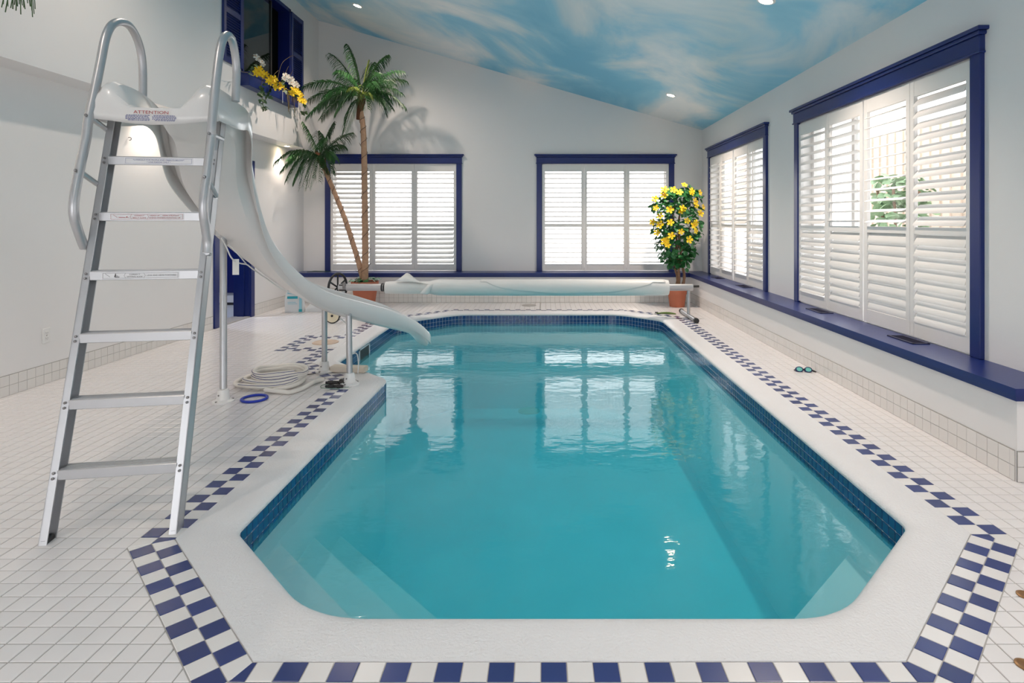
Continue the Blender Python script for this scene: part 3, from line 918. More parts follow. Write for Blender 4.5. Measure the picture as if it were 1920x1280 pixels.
# ---- outside: paving added to bounce light in, a neighbouring wall with upright siding, a hedge
m = MB(); m.box((XR_UP + 0.25, -6, -0.30), (14, 18, -0.20)); m.box((-14, 9.97, -0.30), (XR_UP + 0.25, 18, -0.20)); m.box((-14, -12, -0.30), (14, YF - 0.17, -0.20))
struct(m.build('floor_bounce', M_BOUNCE), 'added pale paving bouncing light in from outside the windows')
m = MB(); m.box((6.3, 6.2, -0.2), (6.4, 11.5, 2.9))
for k in range(22): m.box((6.27, 6.2 + k * 0.24, -0.2), (6.30, 6.25 + k * 0.24, 2.9))
struct(m.build('wall_neighbour', M_SIDING), 'beige board and batten wall outside the side windows')
# ================================================================== WATER SLIDE
slide = thing('water_slide', 'tall white curved water slide with aluminium ladder at the pool edge', 'slide', (-1.9, 3.6, 0))
SO = Vector(slide.location)
def sb(m, name, mt, parent=None, smooth=False):
    """build a part given in world coordinates under the slide"""
    m.v = [tuple(Vector(v) - SO) for v in m.v]
    return m.build(name, mt, parent or slide, smooth)
LN = Vector((-0.167, 0.986, 0)).normalized()      # ladder leans this way
LW = Vector((LN.y, -LN.x, 0))                     # along the rungs
FL = Vector((-2.012, 2.354, 0)); FR_ = Vector((-1.540, 2.434, 0))
LEAN = 0.276
UPV = (LN * LEAN + Vector((0, 0, 1))).normalized()
FWD = UPV.cross(LW) * -1
if FWD.dot(LN) < 0: FWD = -FWD
def ladder_pt(t, z, d=0.0):
    """t = 0 left foot .. 1 right foot, z height, d depth behind the front face"""
    return FL.lerp(FR_, t) + LN * (LEAN * z) + Vector((0, 0, z)) + FWD * d
# side rails: open channel, web outwards
for t, sgn in ((0, -1), (1, 1)):
    m = MB()
    def bar(w0, w1, d0, d1):
        vs = []
        for z in (0.0, 1.80):
            for (w_, d_) in ((w0, d0), (w1, d0), (w1, d1), (w0, d1)):
                p = ladder_pt(t, z) + LW * w_ + LN * d_
                vs.append(p)
        m.add(vs, [(0, 3, 2, 1), (4, 5, 6, 7), (0, 1, 5, 4), (1, 2, 6, 5), (2, 3, 7, 6), (3, 0, 4, 7)])
    bar(-0.015, 0.015, 0.0, 0.005)                 # front flange
    bar(-0.015, 0.015, 0.060, 0.065)               # back flange
    e = 0.015 * sgn
    bar(min(e, e - 0.004 * sgn), max(e, e - 0.004 * sgn), 0.0, 0.065)
    rail = sb(m, 'ladder_rail', M_ALU)
    for k in range(6):
        z = 0.25 + 0.268 * k
        for dz in (-0.009, 0.011):
            p = ladder_pt(t, z + dz) - LN * 0.002
            b = MB(); b.lathe([(0.0055, 0), (0.0055, 0.004), (0.003, 0.006), (0, 0.006)], 8, Matrix.Translation(p) @ rot_between((0, 0, 1), -LN))
            sb(b, 'rivet', M_STEEL, rail)
    f = MB(); p = ladder_pt(t, 0.012, 0.03)
    mm = Matrix.Translation(p + Vector((0, 0, -0.004))) @ Matrix((LW, LN, Vector((0, 0, 1)))).transposed().to_4x4()
    f.cbox((-0.012, -0.028, -0.008), (0.012, 0.028, 0.02), 0.004, mm); sb(f, 'rubber_foot', M_BLACK, rail)
# rungs with stickers
def text_mesh(body, size, mt, loc, xdir, zdir, align='CENTER', width=None):
    cu = bpy.data.curves.new('print', 'FONT'); cu.body = body; cu.size = size
    cu.align_x = align; cu.align_y = 'CENTER'; cu.resolution_u = 2
    o = bpy.data.objects.new('print', cu); COL.objects.link(o)
    bpy.context.view_layer.update()
    dg = bpy.context.evaluated_depsgraph_get()
    me = bpy.data.meshes.new_from_object(o.evaluated_get(dg))
    bpy.data.objects.remove(o); bpy.data.curves.remove(cu)
    xs = [v.co.x for v in me.vertices]
    sx = 1.0
    if width and xs: sx = width / (max(xs) - min(xs))
    xdir = Vector(xdir).normalized(); zdir = Vector(zdir).normalized()
    vs = [Vector(loc) + xdir * (v.co.x * sx) + zdir * v.co.y for v in me.vertices]
    fs = [tuple(p.vertices) for p in me.polygons]
    bpy.data.meshes.remove(me)
    return vs, fs
RUNG = []
W_IN = (FR_ - FL).length
for k in range(6):
    z = 0.25 + 0.268 * k
    base = ladder_pt(0, z)
    al = (FR_ - FL).normalized()
    mm = Matrix.Translation(base) @ Matrix((al, LN, Vector((0, 0, 1)))).transposed().to_4x4()
    m = MB()
    m.cbox((0.012, 0.001, -0.020), (W_IN - 0.012, 0.010, 0.020), 0.002, mm)       # face
    m.cbox((0.012, 0.003, 0.014), (W_IN - 0.012, 0.078, 0.021), 0.002, mm)        # tread
    m.cbox((0.012, 0.070, 0.000), (W_IN - 0.012, 0.078, 0.020), 0.002, mm)
    for g_ in range(5): m.box((0.014, 0.016 + g_ * 0.012, 0.021), (W_IN - 0.014, 0.020 + g_ * 0.012, 0.0225), mm)
    RUNG.append((sb(m, 'rung', M_ALU), mm, al))
def sticker(k, x0, x1, lines, mt, figure=None):
    """decal on the face of rung k: plate, thin frame, words"""
    r, mm, al = RUNG[k]
    m = MB()
    zv = Vector((0, 0, 1))
    P = lambda x, z, d=0.0: mm @ Vector((x, 0.0008 - d, z))
    m.box((x0, -0.0004, -0.0145), (x1, 0.0012, 0.0145), mm)
    m.mi = 1
    fr = 0.0008
    for (a, b, c, d) in ((x0 + .004, x1 - .004, 0.0115, 0.0115 + fr), (x0 + .004, x1 - .004, -0.0123, -0.0123 + fr), (x0 + .004, x0 + .004 + fr, -0.0123, 0.0123), (x1 - .004 - fr, x1 - .004, -0.0123, 0.0123)):
        m.box((a, -0.0009, c), (b, 0.0, d), mm)
    for (txt, cx, cz, wd, hh) in lines:
        vs, fs = text_mesh(txt, hh, mt, P(cx, cz, 0.0021), al, zv, width=wd)
        m.add(vs, fs)
    if figure:
        for (xa, za, xb, zb, th) in figure:
            d = Vector((xb - xa, 0, zb - za)); nn = Vector((-d.z, 0, d.x)).normalized() * th / 2
            q = [Vector((xa, -0.0012, za)), Vector((xb, -0.0012, zb))]
            m.add([mm @ (q[0] + nn), mm @ (q[0] - nn), mm @ (q[1] - nn), mm @ (q[1] + nn)], [(0, 1, 2, 3)])
    sb(m, 'sticker', [M_STICK, mt], r)
sticker(5, 0.085, 0.385, [('*LOOKOUT FOR PEOPLE AND OBJECTS BELOW*', 0.235, 0.0045, 0.225, 0.0085), ('* ONE PERSON ONLY *', 0.235, -0.0060, 0.105, 0.0085)], M_BLUEP)
sticker(4, 0.060, 0.375, [('CORRECT', 0.185, 0.0050, 0.042, 0.0085), ('BELLY SLIDE', 0.185, -0.0055, 0.056, 0.0085),
        ('HEAD UP ... ARMS STRAIGHT', 0.293, 0.0050, 0.125, 0.0085), ('AHEAD-FINGERS POINTING UP', 0.293, -0.0055, 0.135, 0.0085)], M_RED,
        [(0.075, 0.009, 0.092, -0.004, 0.0012), (0.097, -0.003, 0.125, -0.0042, 0.0022), (0.120, -0.004, 0.142, -0.004, 0.0012), (0.131, -0.003, 0.133, 0.001, 0.004), (0.146, 0.0, 0.152, 0.011, 0.0009), (0.146, 0.0, 0.152, -0.011, 0.0009), (0.218, 0.011, 0.224, 0.0, 0.0009), (0.218, -0.011, 0.224, 0.0, 0.0009)])
sticker(3, 0.065, 0.385, [('CORRECT', 0.200, 0.0050, 0.046, 0.0085), ('SITTING SLIDE', 0.200, -0.0055, 0.064, 0.0085), ('LEGS AND ARMS FORWARD', 0.312, 0.0, 0.122, 0.0085)], M_BLACKP,
        [(0.078, 0.010, 0.098, -0.005, 0.0012), (0.118, -0.006, 0.121, 0.005, 0.0045), (0.118, -0.006, 0.137, -0.006, 0.0030), (0.120, 0.006, 0.122, 0.009, 0.004), (0.121, 0.000, 0.131, -0.001, 0.0016), (0.156, 0.0, 0.162, 0.011, 0.0009), (0.156, 0.0, 0.162, -0.011, 0.0009), (0.238, 0.011, 0.244, 0.0, 0.0009), (0.238, -0.011, 0.244, 0.0, 0.0009)])

# handrails: traced in the upright plane of each side of the ladder
def in_plane(F0, pts):
    out = []
    for (u, v) in pts:
        a = (u - U0) / FPX
        s = (F0.x - a * F0.y) / (a * LN.y - LN.x)
        Y = F0.y + LN.y * s
        out.append(Vector((F0.x + LN.x * s, Y, CAMH - (v - V0) / FPX * Y)))
    return out
hl_px = [(158, 463.6), (148, 437), (140, 410.5), (138, 387.5), (141, 359), (150, 313), (161.6, 260), (165.5, 226), (176.7, 174.6), (188.7, 116), (197, 74), (206, 52), (216, 43), (228, 41.5), (242, 48), (254, 66), (263, 92), (267, 120), (268, 150), (268, 184)]
hr_px = [(388, 474), (389, 455), (385.6, 428), (382, 401.7), (382, 373), (387.4, 331), (396, 260), (396.5, 243), (401.4, 187.8), (408, 126), (413, 92), (418, 74), (425, 66), (432, 70), (437, 82), (441.8, 108.7), (443.5, 136), (442.8, 160), (441.8, 190)]
HR = []
for F0, pxs, t, sgn in ((FL - LW * 0.034, hl_px, 0, -1), (FR_ + LW * 0.034, hr_px, 1, 1)):
    pts = in_plane(F0, pxs)
    m = MB(); m.tube(spline(pts, 5), 0.0195, 14)
    hr = sb(m, 'handrail', M_ALU, smooth=True)
    # brackets tying the rail tube to the ladder
    for (ui, vi, zr) in (((166, 217, 1.745), (147, 320, 1.475)) if sgn < 0 else ((395, 251, 1.72), (387, 332, 1.43))):
        p = in_plane(F0, [(ui, vi)])[0]
        q = ladder_pt(t, zr, 0.03) + LW * 0.018 * sgn
        b = MB(); b.tube([p, p.lerp(q, 0.85), q], [0.013, 0.012, 0.010], 8); sb(b, 'bracket', M_ALU, hr, smooth=True)
        b = MB(); b.lathe([(0.007, 0), (0.007, 0.004), (0.004, 0.007), (0, 0.007)], 10, Matrix.Translation(p - LN * 0.019) @ rot_between((0, 0, 1), -LN)); sb(b, 'bolt', M_STEEL, hr)
    q = ladder_pt(t, pts[0].z, 0.03) + LW * 0.016 * sgn
    b = MB(); b.tube([pts[0], q], 0.011, 8); sb(b, 'bracket', M_ALU, hr, smooth=True)

# flume: section swept along a curved, falling path
SL_L = 3.3
HK = [SL_L * i / 6 for i in range(7)]
HD = [-0.171, -0.374, -0.404, 0.620, 1.116, 1.084, 0.990]
ZK = [0, .25, .5, .75, 1.0, 1.3, 1.7, 2.1, 2.5, SL_L]
ZV = [1.975, 1.972, 1.958, 1.915, 1.79, 1.585, 1.115, 0.790, 0.632, 0.385]
def hermite(x, K, V):
    n_ = len(K)
    def grad(i):
        if i == 0: return (V[1] - V[0]) / (K[1] - K[0])
        if i == n_ - 1: return (V[-1] - V[-2]) / (K[-1] - K[-2])
        h0 = K[i] - K[i - 1]; h1 = K[i + 1] - K[i]
        return (V[i + 1] * h0 * h0 - V[i - 1] * h1 * h1 + V[i] * (h1 * h1 - h0 * h0)) / (h0 * h1 * (h0 + h1))
    i = 0
    while i < n_ - 2 and x > K[i + 1]: i += 1
    h_ = K[i + 1] - K[i]; t = (x - K[i]) / h_
    return ((2 * t ** 3 - 3 * t ** 2 + 1) * V[i] + (t ** 3 - 2 * t ** 2 + t) * h_ * grad(i)
            + (-2 * t ** 3 + 3 * t ** 2) * V[i + 1] + (t ** 3 - t ** 2) * h_ * grad(i + 1))
NS_ = 330
PATH = []
x, y = -1.876, 2.946
for i in range(NS_ + 1):
    s = SL_L * i / NS_
    hd = hermite(s, HK, HD)
    PATH.append((s, hd, x, y))
    x += math.sin(hd) * SL_L / NS_; y += math.cos(hd) * SL_L / NS_
def path_at(s):
    if s < 0:
        hd = HD[0]
        return hd, -1.876 + math.sin(hd) * s, 2.946 + math.cos(hd) * s
    p = PATH[min(int(round(s / SL_L * NS_)), NS_)]
    return p[1], p[2], p[3]
S_END = 2.985
ZFL = 1.835
def smooth01(a, b, x_):
    t = min(max((x_ - a) / (b - a), 0), 1)
    return t * t * (3 - 2 * t)
SEC_A = [(0.0, None), (0.07, None), (0.115, -0.118), (0.150, -0.060), (0.180, -0.014), (0.207, 0.0), (0.232, -0.006), (0.252, -0.045), (0.270, -0.115), (0.286, -0.190)]
SEC_B = [(0.0, None), (0.10, None), (0.160, -0.145), (0.192, -0.095), (0.206, -0.045), (0.212, -0.008), (0.222, 0.0), (0.246, -0.001), (0.2535, -0.009), (0.256, -0.122)]
def section(s):
    k = smooth01(0.05, 0.55, s)
    rim = 1.975 if s < 0 else hermite(min(s, SL_L), ZK, ZV)
    D = 0.14 * (1 - k) + 0.165 * k
    rise = 1.0
    if s < 0: rise = math.sqrt(max(0.0, 1 - (s / -0.165) ** 4))
    tip = smooth01(2.62, S_END, s)                 # run-out: walls sink into a rounded lip that noses down
    out = []
    drop = -0.075 * max(0.0, (s - 2.80) / (S_END - 2.80)) ** 2.0
    for (wa, za_), (wb_, zb_) in zip(SEC_A, SEC_B):
        w_ = wa * (1 - k) + wb_ * k
        da = -D if za_ is None else za_; db = -D if zb_ is None else zb_
        dz = da * (1 - k) + db * k
        z = rim + dz
        if s < 0.0:
            z = ZFL + (z - ZFL) * rise if z > ZFL else z
        if tip > 0:
            if dz > -D and w_ < 0.2: z = rim + dz - (dz + D) * 0.55 * tip
            if w_ >= 0.2: z = z - 0.045 * tip * (1 if dz > -0.08 else 0)
        out.append((w_, z + drop))
    return out
svals = [-0.165, -0.162, -0.15, -0.13, -0.10, -0.06, -0.03] + [i * 0.03 for i in range(0, int(S_END / 0.03))] + [S_END]
fl = MB(); rows = []
def row(s, pts, fwd=0.0):
    hd, cx, cy = path_at(s)
    r = Vector((math.cos(hd), -math.sin(hd), 0)); f = Vector((math.sin(hd), math.cos(hd), 0))
    c = Vector((cx, cy, 0)) - f * fwd
    full = [(-w_, z) for w_, z in reversed(pts)] + pts[1:]
    return [c + r * w_ + Vector((0, 0, z)) for w_, z in full]
first = section(svals[0])
fz = lambda w_: 1.768 - 0.012 * math.cos(w_ * 10)
allrows = [row(svals[0], [(w_ * 1.0, min(z, fz(w_))) for w_, z in first], 0.010), row(svals[0], [(w_, (min(z, ZFL) + fz(w_)) / 2 if z > fz(w_) else z) for w_, z in first], 0.012)]
for s in svals: allrows.append(row(s, section(s)))
lastp = section(S_END)
zl = min(z for _, z in lastp)
allrows.append(row(S_END, [(w_ * 0.97, z - 0.018) for w_, z in lastp], -0.012))
NPR = len(allrows[0])
fl.add([p for r_ in allrows for p in r_], [(i * NPR + j, i * NPR + j + 1, (i + 1) * NPR + j + 1, (i + 1) * NPR + j) for i in range(len(allrows) - 1) for j in range(NPR - 1)])
flume = sb(fl, 'flume', M_SLIDE, smooth=26)
so = flume.modifiers.new('shell', 'SOLIDIFY'); so.thickness = 0.007; so.offset = 0.0
# warning sign on the front edge of the platform
hd, cx, cy = path_at(-0.165)
rv = Vector((math.cos(hd), -math.sin(hd), 0)); fv = Vector((math.sin(hd), math.cos(hd), 0))
c0 = Vector((cx, cy, 0)) - fv * 0.0175
m = MB(); wc = -0.005
m.mi = 0
vs, fs = text_mesh('ATTENTION', 0.021, M_RED, c0 + rv * wc + Vector((0, 0, 1.813)), rv, (0, 0, 1), width=0.150)
m.add(vs, fs)
for (a, b, c_, d_) in [(0,) * 4]: pass
m.mi = 1
rnd = random.Random(3)
for side, xa, xb in ((-1, -0.110, -0.006), (1, 0.004, 0.108)):
    for k in range(5):
        x_ = xa + rnd.uniform(0, 0.012) * (k in (0, 4)); zz = 1.7975 - k * 0.0058
        while x_ < xb - 0.006:
            ln = rnd.uniform(0.004, 0.012); x2 = min(x_ + ln, xb)
            m.add([c0 + rv * (wc + x_) + Vector((0, 0, zz)), c0 + rv * (wc + x2) + Vector((0, 0, zz)), c0 + rv * (wc + x2) + Vector((0, 0, zz + 0.0028)), c0 + rv * (wc + x_) + Vector((0, 0, zz + 0.0028))], [(0, 1, 2, 3)])
            x_ = x2 + rnd.uniform(0.0015, 0.003)
sb(m, 'warning_print', [M_RED, M_BLUEP], flume)
# support posts with white floor flanges
def post(base, top, r=0.0245):
    b = Vector(base); t_ = Vector(top)
    m = MB(); m.tube([b + (t_ - b) * 0.02, t_], r, 18); p = sb(m, 'support_post', M_ALU, smooth=50)
    f = MB()
    f.lathe([(0.074, 0.0), (0.074, 0.010), (0.060, 0.016), (0.045, 0.020), (0.037, 0.085), (0.033, 0.092), (0.026, 0.092)], 26, Matrix.Translation(b))
    sb(f, 'floor_flange', M_WHITE, p, smooth=40)
    for q in (0.6, 2.6, 4.4):
        h_ = MB(); h_.lathe([(0.008, 0.008), (0.008, 0.018), (0.0, 0.019)], 8, Matrix.Translation(b + Vector((math.cos(q) * 0.062, math.sin(q) * 0.062, 0)))); sb(h_, 'flange_bolt', M_STEEL, p)
    h_ = MB(); h_.lathe([(0.006, 0), (0.006, 0.006), (0.0, 0.007)], 8, Matrix.Translation(b + Vector((-0.012, -0.036, 0.055))) @ rot_between((0, 0, 1), (-0.3, -1, 0))); sb(h_, 'set_screw', M_STEEL, p)
    return p
post((-2.313, 4.235, 0.0), (-2.43, 4.45, 1.27))
post((-1.893, 5.06, 0.004), (-1.885, 5.045, 0.585), 0.0235)
post((-1.545, 4.67, 0.004), (-1.562, 4.70, 0.565), 0.0235)
# saddle plates under the run-out and the upper bracket
def saddle(p, q):
    m = MB(); m.tube([p, q], 0.012, 8); sb(m, 'saddle', M_ALU, smooth=True)
saddle(Vector((-1.90, 5.075, 0.57)), Vector((-1.535, 4.655, 0.56)))
m = MB(); mm = Matrix.Translation((-2.425, 4.43, 1.235)); m.cbox((-0.045, -0.010, -0.05), (0.045, 0.010, 0.05), 0.004, mm); br = sb(m, 'post_bracket', M_ALU)
# thin white water line hanging below the flume, with a paper tag
pts = [px(415, 446, 4.40), px(424, 462, 4.38), px(432, 480, 4.36), px(441, 490, 4.40), px(452, 494, 4.45), px(463, 496, 4.50), px(475, 505, 4.60), px(500, 522, 4.78), px(520, 536, 4.92), px(537, 546, 5.02), px(556, 551, 5.00)]
m = MB(); m.tube(spline(pts, 5), 0.0052, 8); wl_o = sb(m, 'water_line', M_WHITE, smooth=True)
pts = [px(428, 458, 4.40), px(446, 476, 4.42), px(462, 495, 4.50)]
m = MB(); m.tube(spline(pts, 5), 0.0045, 8); sb(m, 'water_line', M_WHITE, smooth=True)
c = px(442, 500, 4.40); m = MB(); mm = Matrix.Translation(c) @ Matrix.Rotation(0.15, 4, 'Z'); m.box((-0.023, -0.001, -0.060), (0.023, 0.001, 0.058), mm); sb(m, 'paper_tag', M_PAPER, wl_o)
pts = [px(637, 596, 4.95), px(652, 612, 4.98), px(650, 640, 4.99), px(652, 665, 5.0), px(668, 662, 4.98), px(672, 680, 4.95), px(671, 700, 4.93)]
m = MB(); m.tube(spline(pts, 5), 0.0048, 8); sb(m, 'water_line', M_WHITE, smooth=True)
# ================================================================== POOL COVER REEL
YR = 7.90; ZR = 0.414
reel = thing('pool_cover_reel', 'rolled translucent pool cover on a wheeled aluminium reel across the far pool end', 'cover reel', (-0.3, YR, 0))
RO = Vector(reel.location)
def rb_(m, name, mt, parent=None, smooth=False):
    m.v = [tuple(Vector(v) - RO) for v in m.v]
    return m.build(name, mt, parent or reel, smooth)
def xcyl(m, x0, x1, r, y=YR, z=ZR, n=24):
    return m.tube([(x0, y, z), (x1, y, z)], r, n)
m = MB(); xcyl(m, -2.76, 2.0, 0.047); rb_(m, 'tube', M_ALU, smooth=50)
m = MB(); xcyl(m, 1.67, 1.895, 0.044, n=20); rb_(m, 'tube_sleeve', M_WHITE, smooth=50)
for x0, x1 in ((-2.185, -2.165), (-2.155, -2.135)):
    m = MB(); xcyl(m, x0, x1, 0.056); rb_(m, 'collar', M_BLACK, smooth=50)
# the roll: uneven radius along its length
rr = random.Random(11)
m = MB(); N_ = 64; K_ = 40; vs = []; fs = []
for i in range(N_ + 1):
    x = -2.13 + (1.67 + 2.13) * i / N_
    base = 0.083 if x < -1.52 else 0.083 + 0.024 * min(1, (x + 1.52) / 0.07)
    for j in range(K_):
        q = 2 * math.pi * j / K_
        r = base + 0.0016 * math.sin(3 * q + x * 2.1) + 0.0012 * math.sin(x * 9 + q)
        if i in (0, N_): r *= 0.93
        vs.append((x, YR + r * math.cos(q), ZR - 0.004 + r * math.sin(q)))
for i in range(N_):
    for j in range(K_):
        fs.append((i * K_ + j, i * K_ + (j + 1) % K_, (i + 1) * K_ + (j + 1) % K_, (i + 1) * K_ + j))
fs.append(tuple(range(K_))); fs.append(tuple(N_ * K_ + j for j in reversed(range(K_))))
m.add(vs, fs); roll = rb_(m, 'cover_roll', M_COVER, smooth=60)
# loose outer wrap whose wavy edge hangs down the front
m = MB(); vs = []; fs = []; A_ = 14
def wrap_edge(x):       # how far round the front the sheet reaches (angle from the top, radians)
    k = (x + 0.75) / 2.2
    return 0.75 + 1.55 * math.sin(math.pi * min(max(k, 0), 1)) ** 0.55 + 0.05 * math.sin(x * 9)
for i in range(60):
    x = -0.85 + 2.47 * i / 59
    e = wrap_edge(x)
    for j in range(A_):
        q = math.pi / 2 + (-0.35 + (e + 0.35) * j / (A_ - 1))
        r = 0.111 + 0.003 * (j / (A_ - 1)) ** 2
        vs.append((x, YR + r * math.cos(q), ZR - 0.004 + r * math.sin(q)))
for i in range(59):
    for j in range(A_ - 1):
        fs.append((i * A_ + j, (i + 1) * A_ + j, (i + 1) * A_ + j + 1, i * A_ + j + 1))
m.add(vs, fs); o = rb_(m, 'outer_wrap', M_COVER, smooth=60)
md = o.modifiers.new('film', 'SOLIDIFY'); md.thickness = 0.003
# peaked corner standing up, and a strip hanging in front
def sheet(pts_rows, name):
    m = MB(); n_ = len(pts_rows[0])
    m.add([p for r_ in pts_rows for p in r_], [(i * n_ + j, i * n_ + j + 1, (i + 1) * n_ + j + 1, (i + 1) * n_ + j) for i in range(len(pts_rows) - 1) for j in range(n_ - 1)])
    o = rb_(m, name, M_COVER, smooth=60); d = o.modifiers.new('film', 'SOLIDIFY'); d.thickness = 0.003
    return o
yk = YR - 0.02
sheet([[px(740, 527, yk - .03), px(757, 527, yk - .05), px(780, 529, yk - .06), px(806, 533, yk - .06)],
       [px(750, 521, yk), px(759, 520, yk - .015), px(776, 523, yk - .02), px(797, 532, yk - .05)],
       [px(761, 512, yk + .02), px(764, 511.5, yk + .02), px(768, 513, yk + .02), px(782, 525, yk)]], 'corner_flap')
yk = YR - 0.100
sheet([[px(803, 533, yk), px(812, 533, yk)], [px(795, 541, yk - .01), px(808, 541, yk - .01)], [px(788, 549, yk - .012), px(805, 549, yk - .012)], [px(786, 551, yk - .005), px(802, 552, yk - .005)]], 'corner_flap')
# right stand: upright, floor bar, crank
m = MB(); m.tube([(1.945, YR, 0.035), (1.945, YR, ZR + 0.005)], 0.021, 14); rb_(m, 'upright', M_ALU, smooth=50)
fb = MB(); fb.tube([(1.945, 7.52, 0.034), (1.945, 8.30, 0.034)], 0.027, 14); fbo = rb_(fb, 'floor_bar', M_ALU, smooth=50)
for a, b in ((7.48, 7.53), (8.29, 8.33)):
    c_ = MB(); c_.tube([(1.945, a, 0.034), (1.945, b, 0.034)], 0.033, 14); rb_(c_, 'end_cap', M_BLACK, fbo, smooth=50)
m = MB(); m.cbox((1.895, YR - 0.035, ZR - 0.035), (1.985, YR + 0.035, ZR + 0.035), 0.008); rb_(m, 'bearing', M_ALU)
m = MB(); m.tube([(1.98, YR, ZR + 0.012), (2.085, YR, ZR + 0.014)], 0.0155, 12); rb_(m, 'crank_grip', M_BLACK, smooth=50)
# left stand with hand wheel and two floor wheels
xs = -2.70
m = MB(); m.tube([(xs, YR, 0.10), (xs, YR, ZR)], 0.021, 12); rb_(m, 'upright', M_ALU, smooth=50)
m = MB(); m.tube([(xs, 7.55, 0.10), (xs, 8.25, 0.10)], 0.02, 12); rb_(m, 'floor_bar', M_ALU, smooth=50)
for k, yw in enumerate((7.50, 8.30)):
    mm = Matrix.Translation((xs, yw, 0.097)) @ Matrix.Rotation(math.pi / 2, 4, 'X')
    m = MB(); m.lathe([(0.075, -0.018), (0.097, -0.018), (0.097, 0.018), (0.075, 0.018), (0.075, -0.018)], 36, mm, cap=False); wo = rb_(m, 'wheel_tyre', M_BLACK, smooth=40)
    m = MB(); m.lathe([(0.0, 0.020), (0.028, 0.021), (0.034, 0.014), (0.070, 0.018), (0.084, 0.0185), (0.084, -0.0185), (0.0, -0.0185)], 36, mm); rb_(m, 'wheel_disc', M_CREAM, wo, smooth=40)
    m = MB(); m.lathe([(0.015, 0.0), (0.015, 0.028), (0.0, 0.029)], 14, mm); rb_(m, 'axle_cap', M_BLACK, wo, smooth=40)
m = MB(); m.cbox((xs - 0.05, YR - 0.04, ZR - 0.045), (xs + 0.05, YR + 0.04, ZR + 0.04), 0.008); rb_(m, 'gearbox', M_DARKMET)
m = MB(); m.cbox((xs + 0.005, YR - 0.055, ZR - 0.02), (xs + 0.045, YR - 0.035, ZR + 0.07), 0.005); rb_(m, 'latch', M_STEEL)
hub = Vector((xs - 0.075, YR, ZR)); ax = Vector((1, -0.35, 0)).normalized(); sd = Vector((0.35, 1, 0)).normalized()
ring = [hub + (sd * math.cos(q) + Vector((0, 0, 1)) * math.sin(q)) * 0.185 for q in [2 * math.pi * i / 40 for i in range(40)]]
m = MB(); m.tube(ring, 0.016, 10, closed=True); hw = rb_(m, 'hand_wheel', M_BLACK, smooth=60)
for q in (0.5, 1.57, 2.64, 3.67, 4.71, 5.76):
    m = MB(); m.tube([hub, hub + (sd * math.cos(q) + Vector((0, 0, 1)) * math.sin(q)) * 0.18], 0.0115, 8); rb_(m, 'spoke', M_BLACK, hw, smooth=60)

# ================================================================== POTTED PALM (two trunks in one pot)
def pot(parent, R0, R1, h, origin, rim=0.06, band=True):
    m = MB()
    pr = [(R0, 0), (R0 + (R1 - R0) * 0.9 * (1 - rim / h), h - rim), (R1 * 0.985, h - rim), (R1, h - rim * 0.4), (R1, h), (R1 * 0.93, h), (R1 * 0.9, h - 0.03), (0.0, h - 0.03)]
    m.lathe(pr, 36, Matrix.Translation(Vector(origin)))
    return m
def frond(base, tip, sag, length, nleaf, material, parent, org, seed, lw=0.0115, fold=0.50):
    """feather leaf: arching rib and two rows of drooping leaflets"""
    rd = random.Random(seed)
    b = Vector(base); t = Vector(tip); mid = (b + t) / 2 + Vector((0, 0, sag))
    P = [b * (1 - s) ** 2 + mid * 2 * s * (1 - s) + t * s * s for s in [i / 14 for i in range(15)]]
    m = MB(); m.tube(P, [0.007 * (1 - 0.8 * i / 14) + 0.001 for i in range(15)], 5)
    for i in range(nleaf):
        s = 0.14 + 0.86 * i / nleaf
        p = b * (1 - s) ** 2 + mid * 2 * s * (1 - s) + t * s * s
        tg = ((mid - b) * (1 - s) + (t - mid) * s).normalized()
        side = tg.cross(Vector((0, 0, 1)))
        side = side.normalized() if side.length > 0.15 else tg.orthogonal().normalized()
        L = length * (0.55 + 0.75 * math.sin(math.pi * min(s * 0.9 + 0.12, 1))) * rd.uniform(0.85, 1.1)
        for sg in (-1, 1):
            d = (side * sg * fold + tg * 0.62 + Vector((0, 0, 0.12 + rd.uniform(-.12, .12)))).normalized()
            d2 = (d * 0.8 + Vector((0, 0, -1.0 + rd.uniform(-.2, .2)))).normalized()
            up = d.cross(tg).normalized() * lw * 0.5 + tg * lw * 0.45
            q1 = p + d * L * 0.34; q2 = q1 + d2 * L * 0.40; q3 = q2 + (d2 + Vector((0, 0, -0.9))).normalized() * L * 0.34
            m.add([p - up * .5, p + up * .5, q1 + up, q1 - up, q2 + up * .75, q2 - up * .75, q3], [(0, 1, 2, 3), (3, 2, 4, 5), (5, 4, 6)])
    m.v = [tuple(Vector(v) - org) for v in m.v]
    return m.build('frond', material, parent)
palm = thing('potted_palm', 'tall artificial palm with two wired trunks in a terracotta pot', 'palm', (-2.745, 9.0, 0))
PO = Vector(palm.location)
m = pot(palm, 0.145, 0.205, 0.385, (0, 0, 0)); m.build('pot', M_TERRA, palm, smooth=40)
m = MB(); m.lathe([(0.19, 0.36), (0.10, 0.378), (0.0, 0.385)], 24); m.build('soil', M_SOIL, palm, smooth=True)
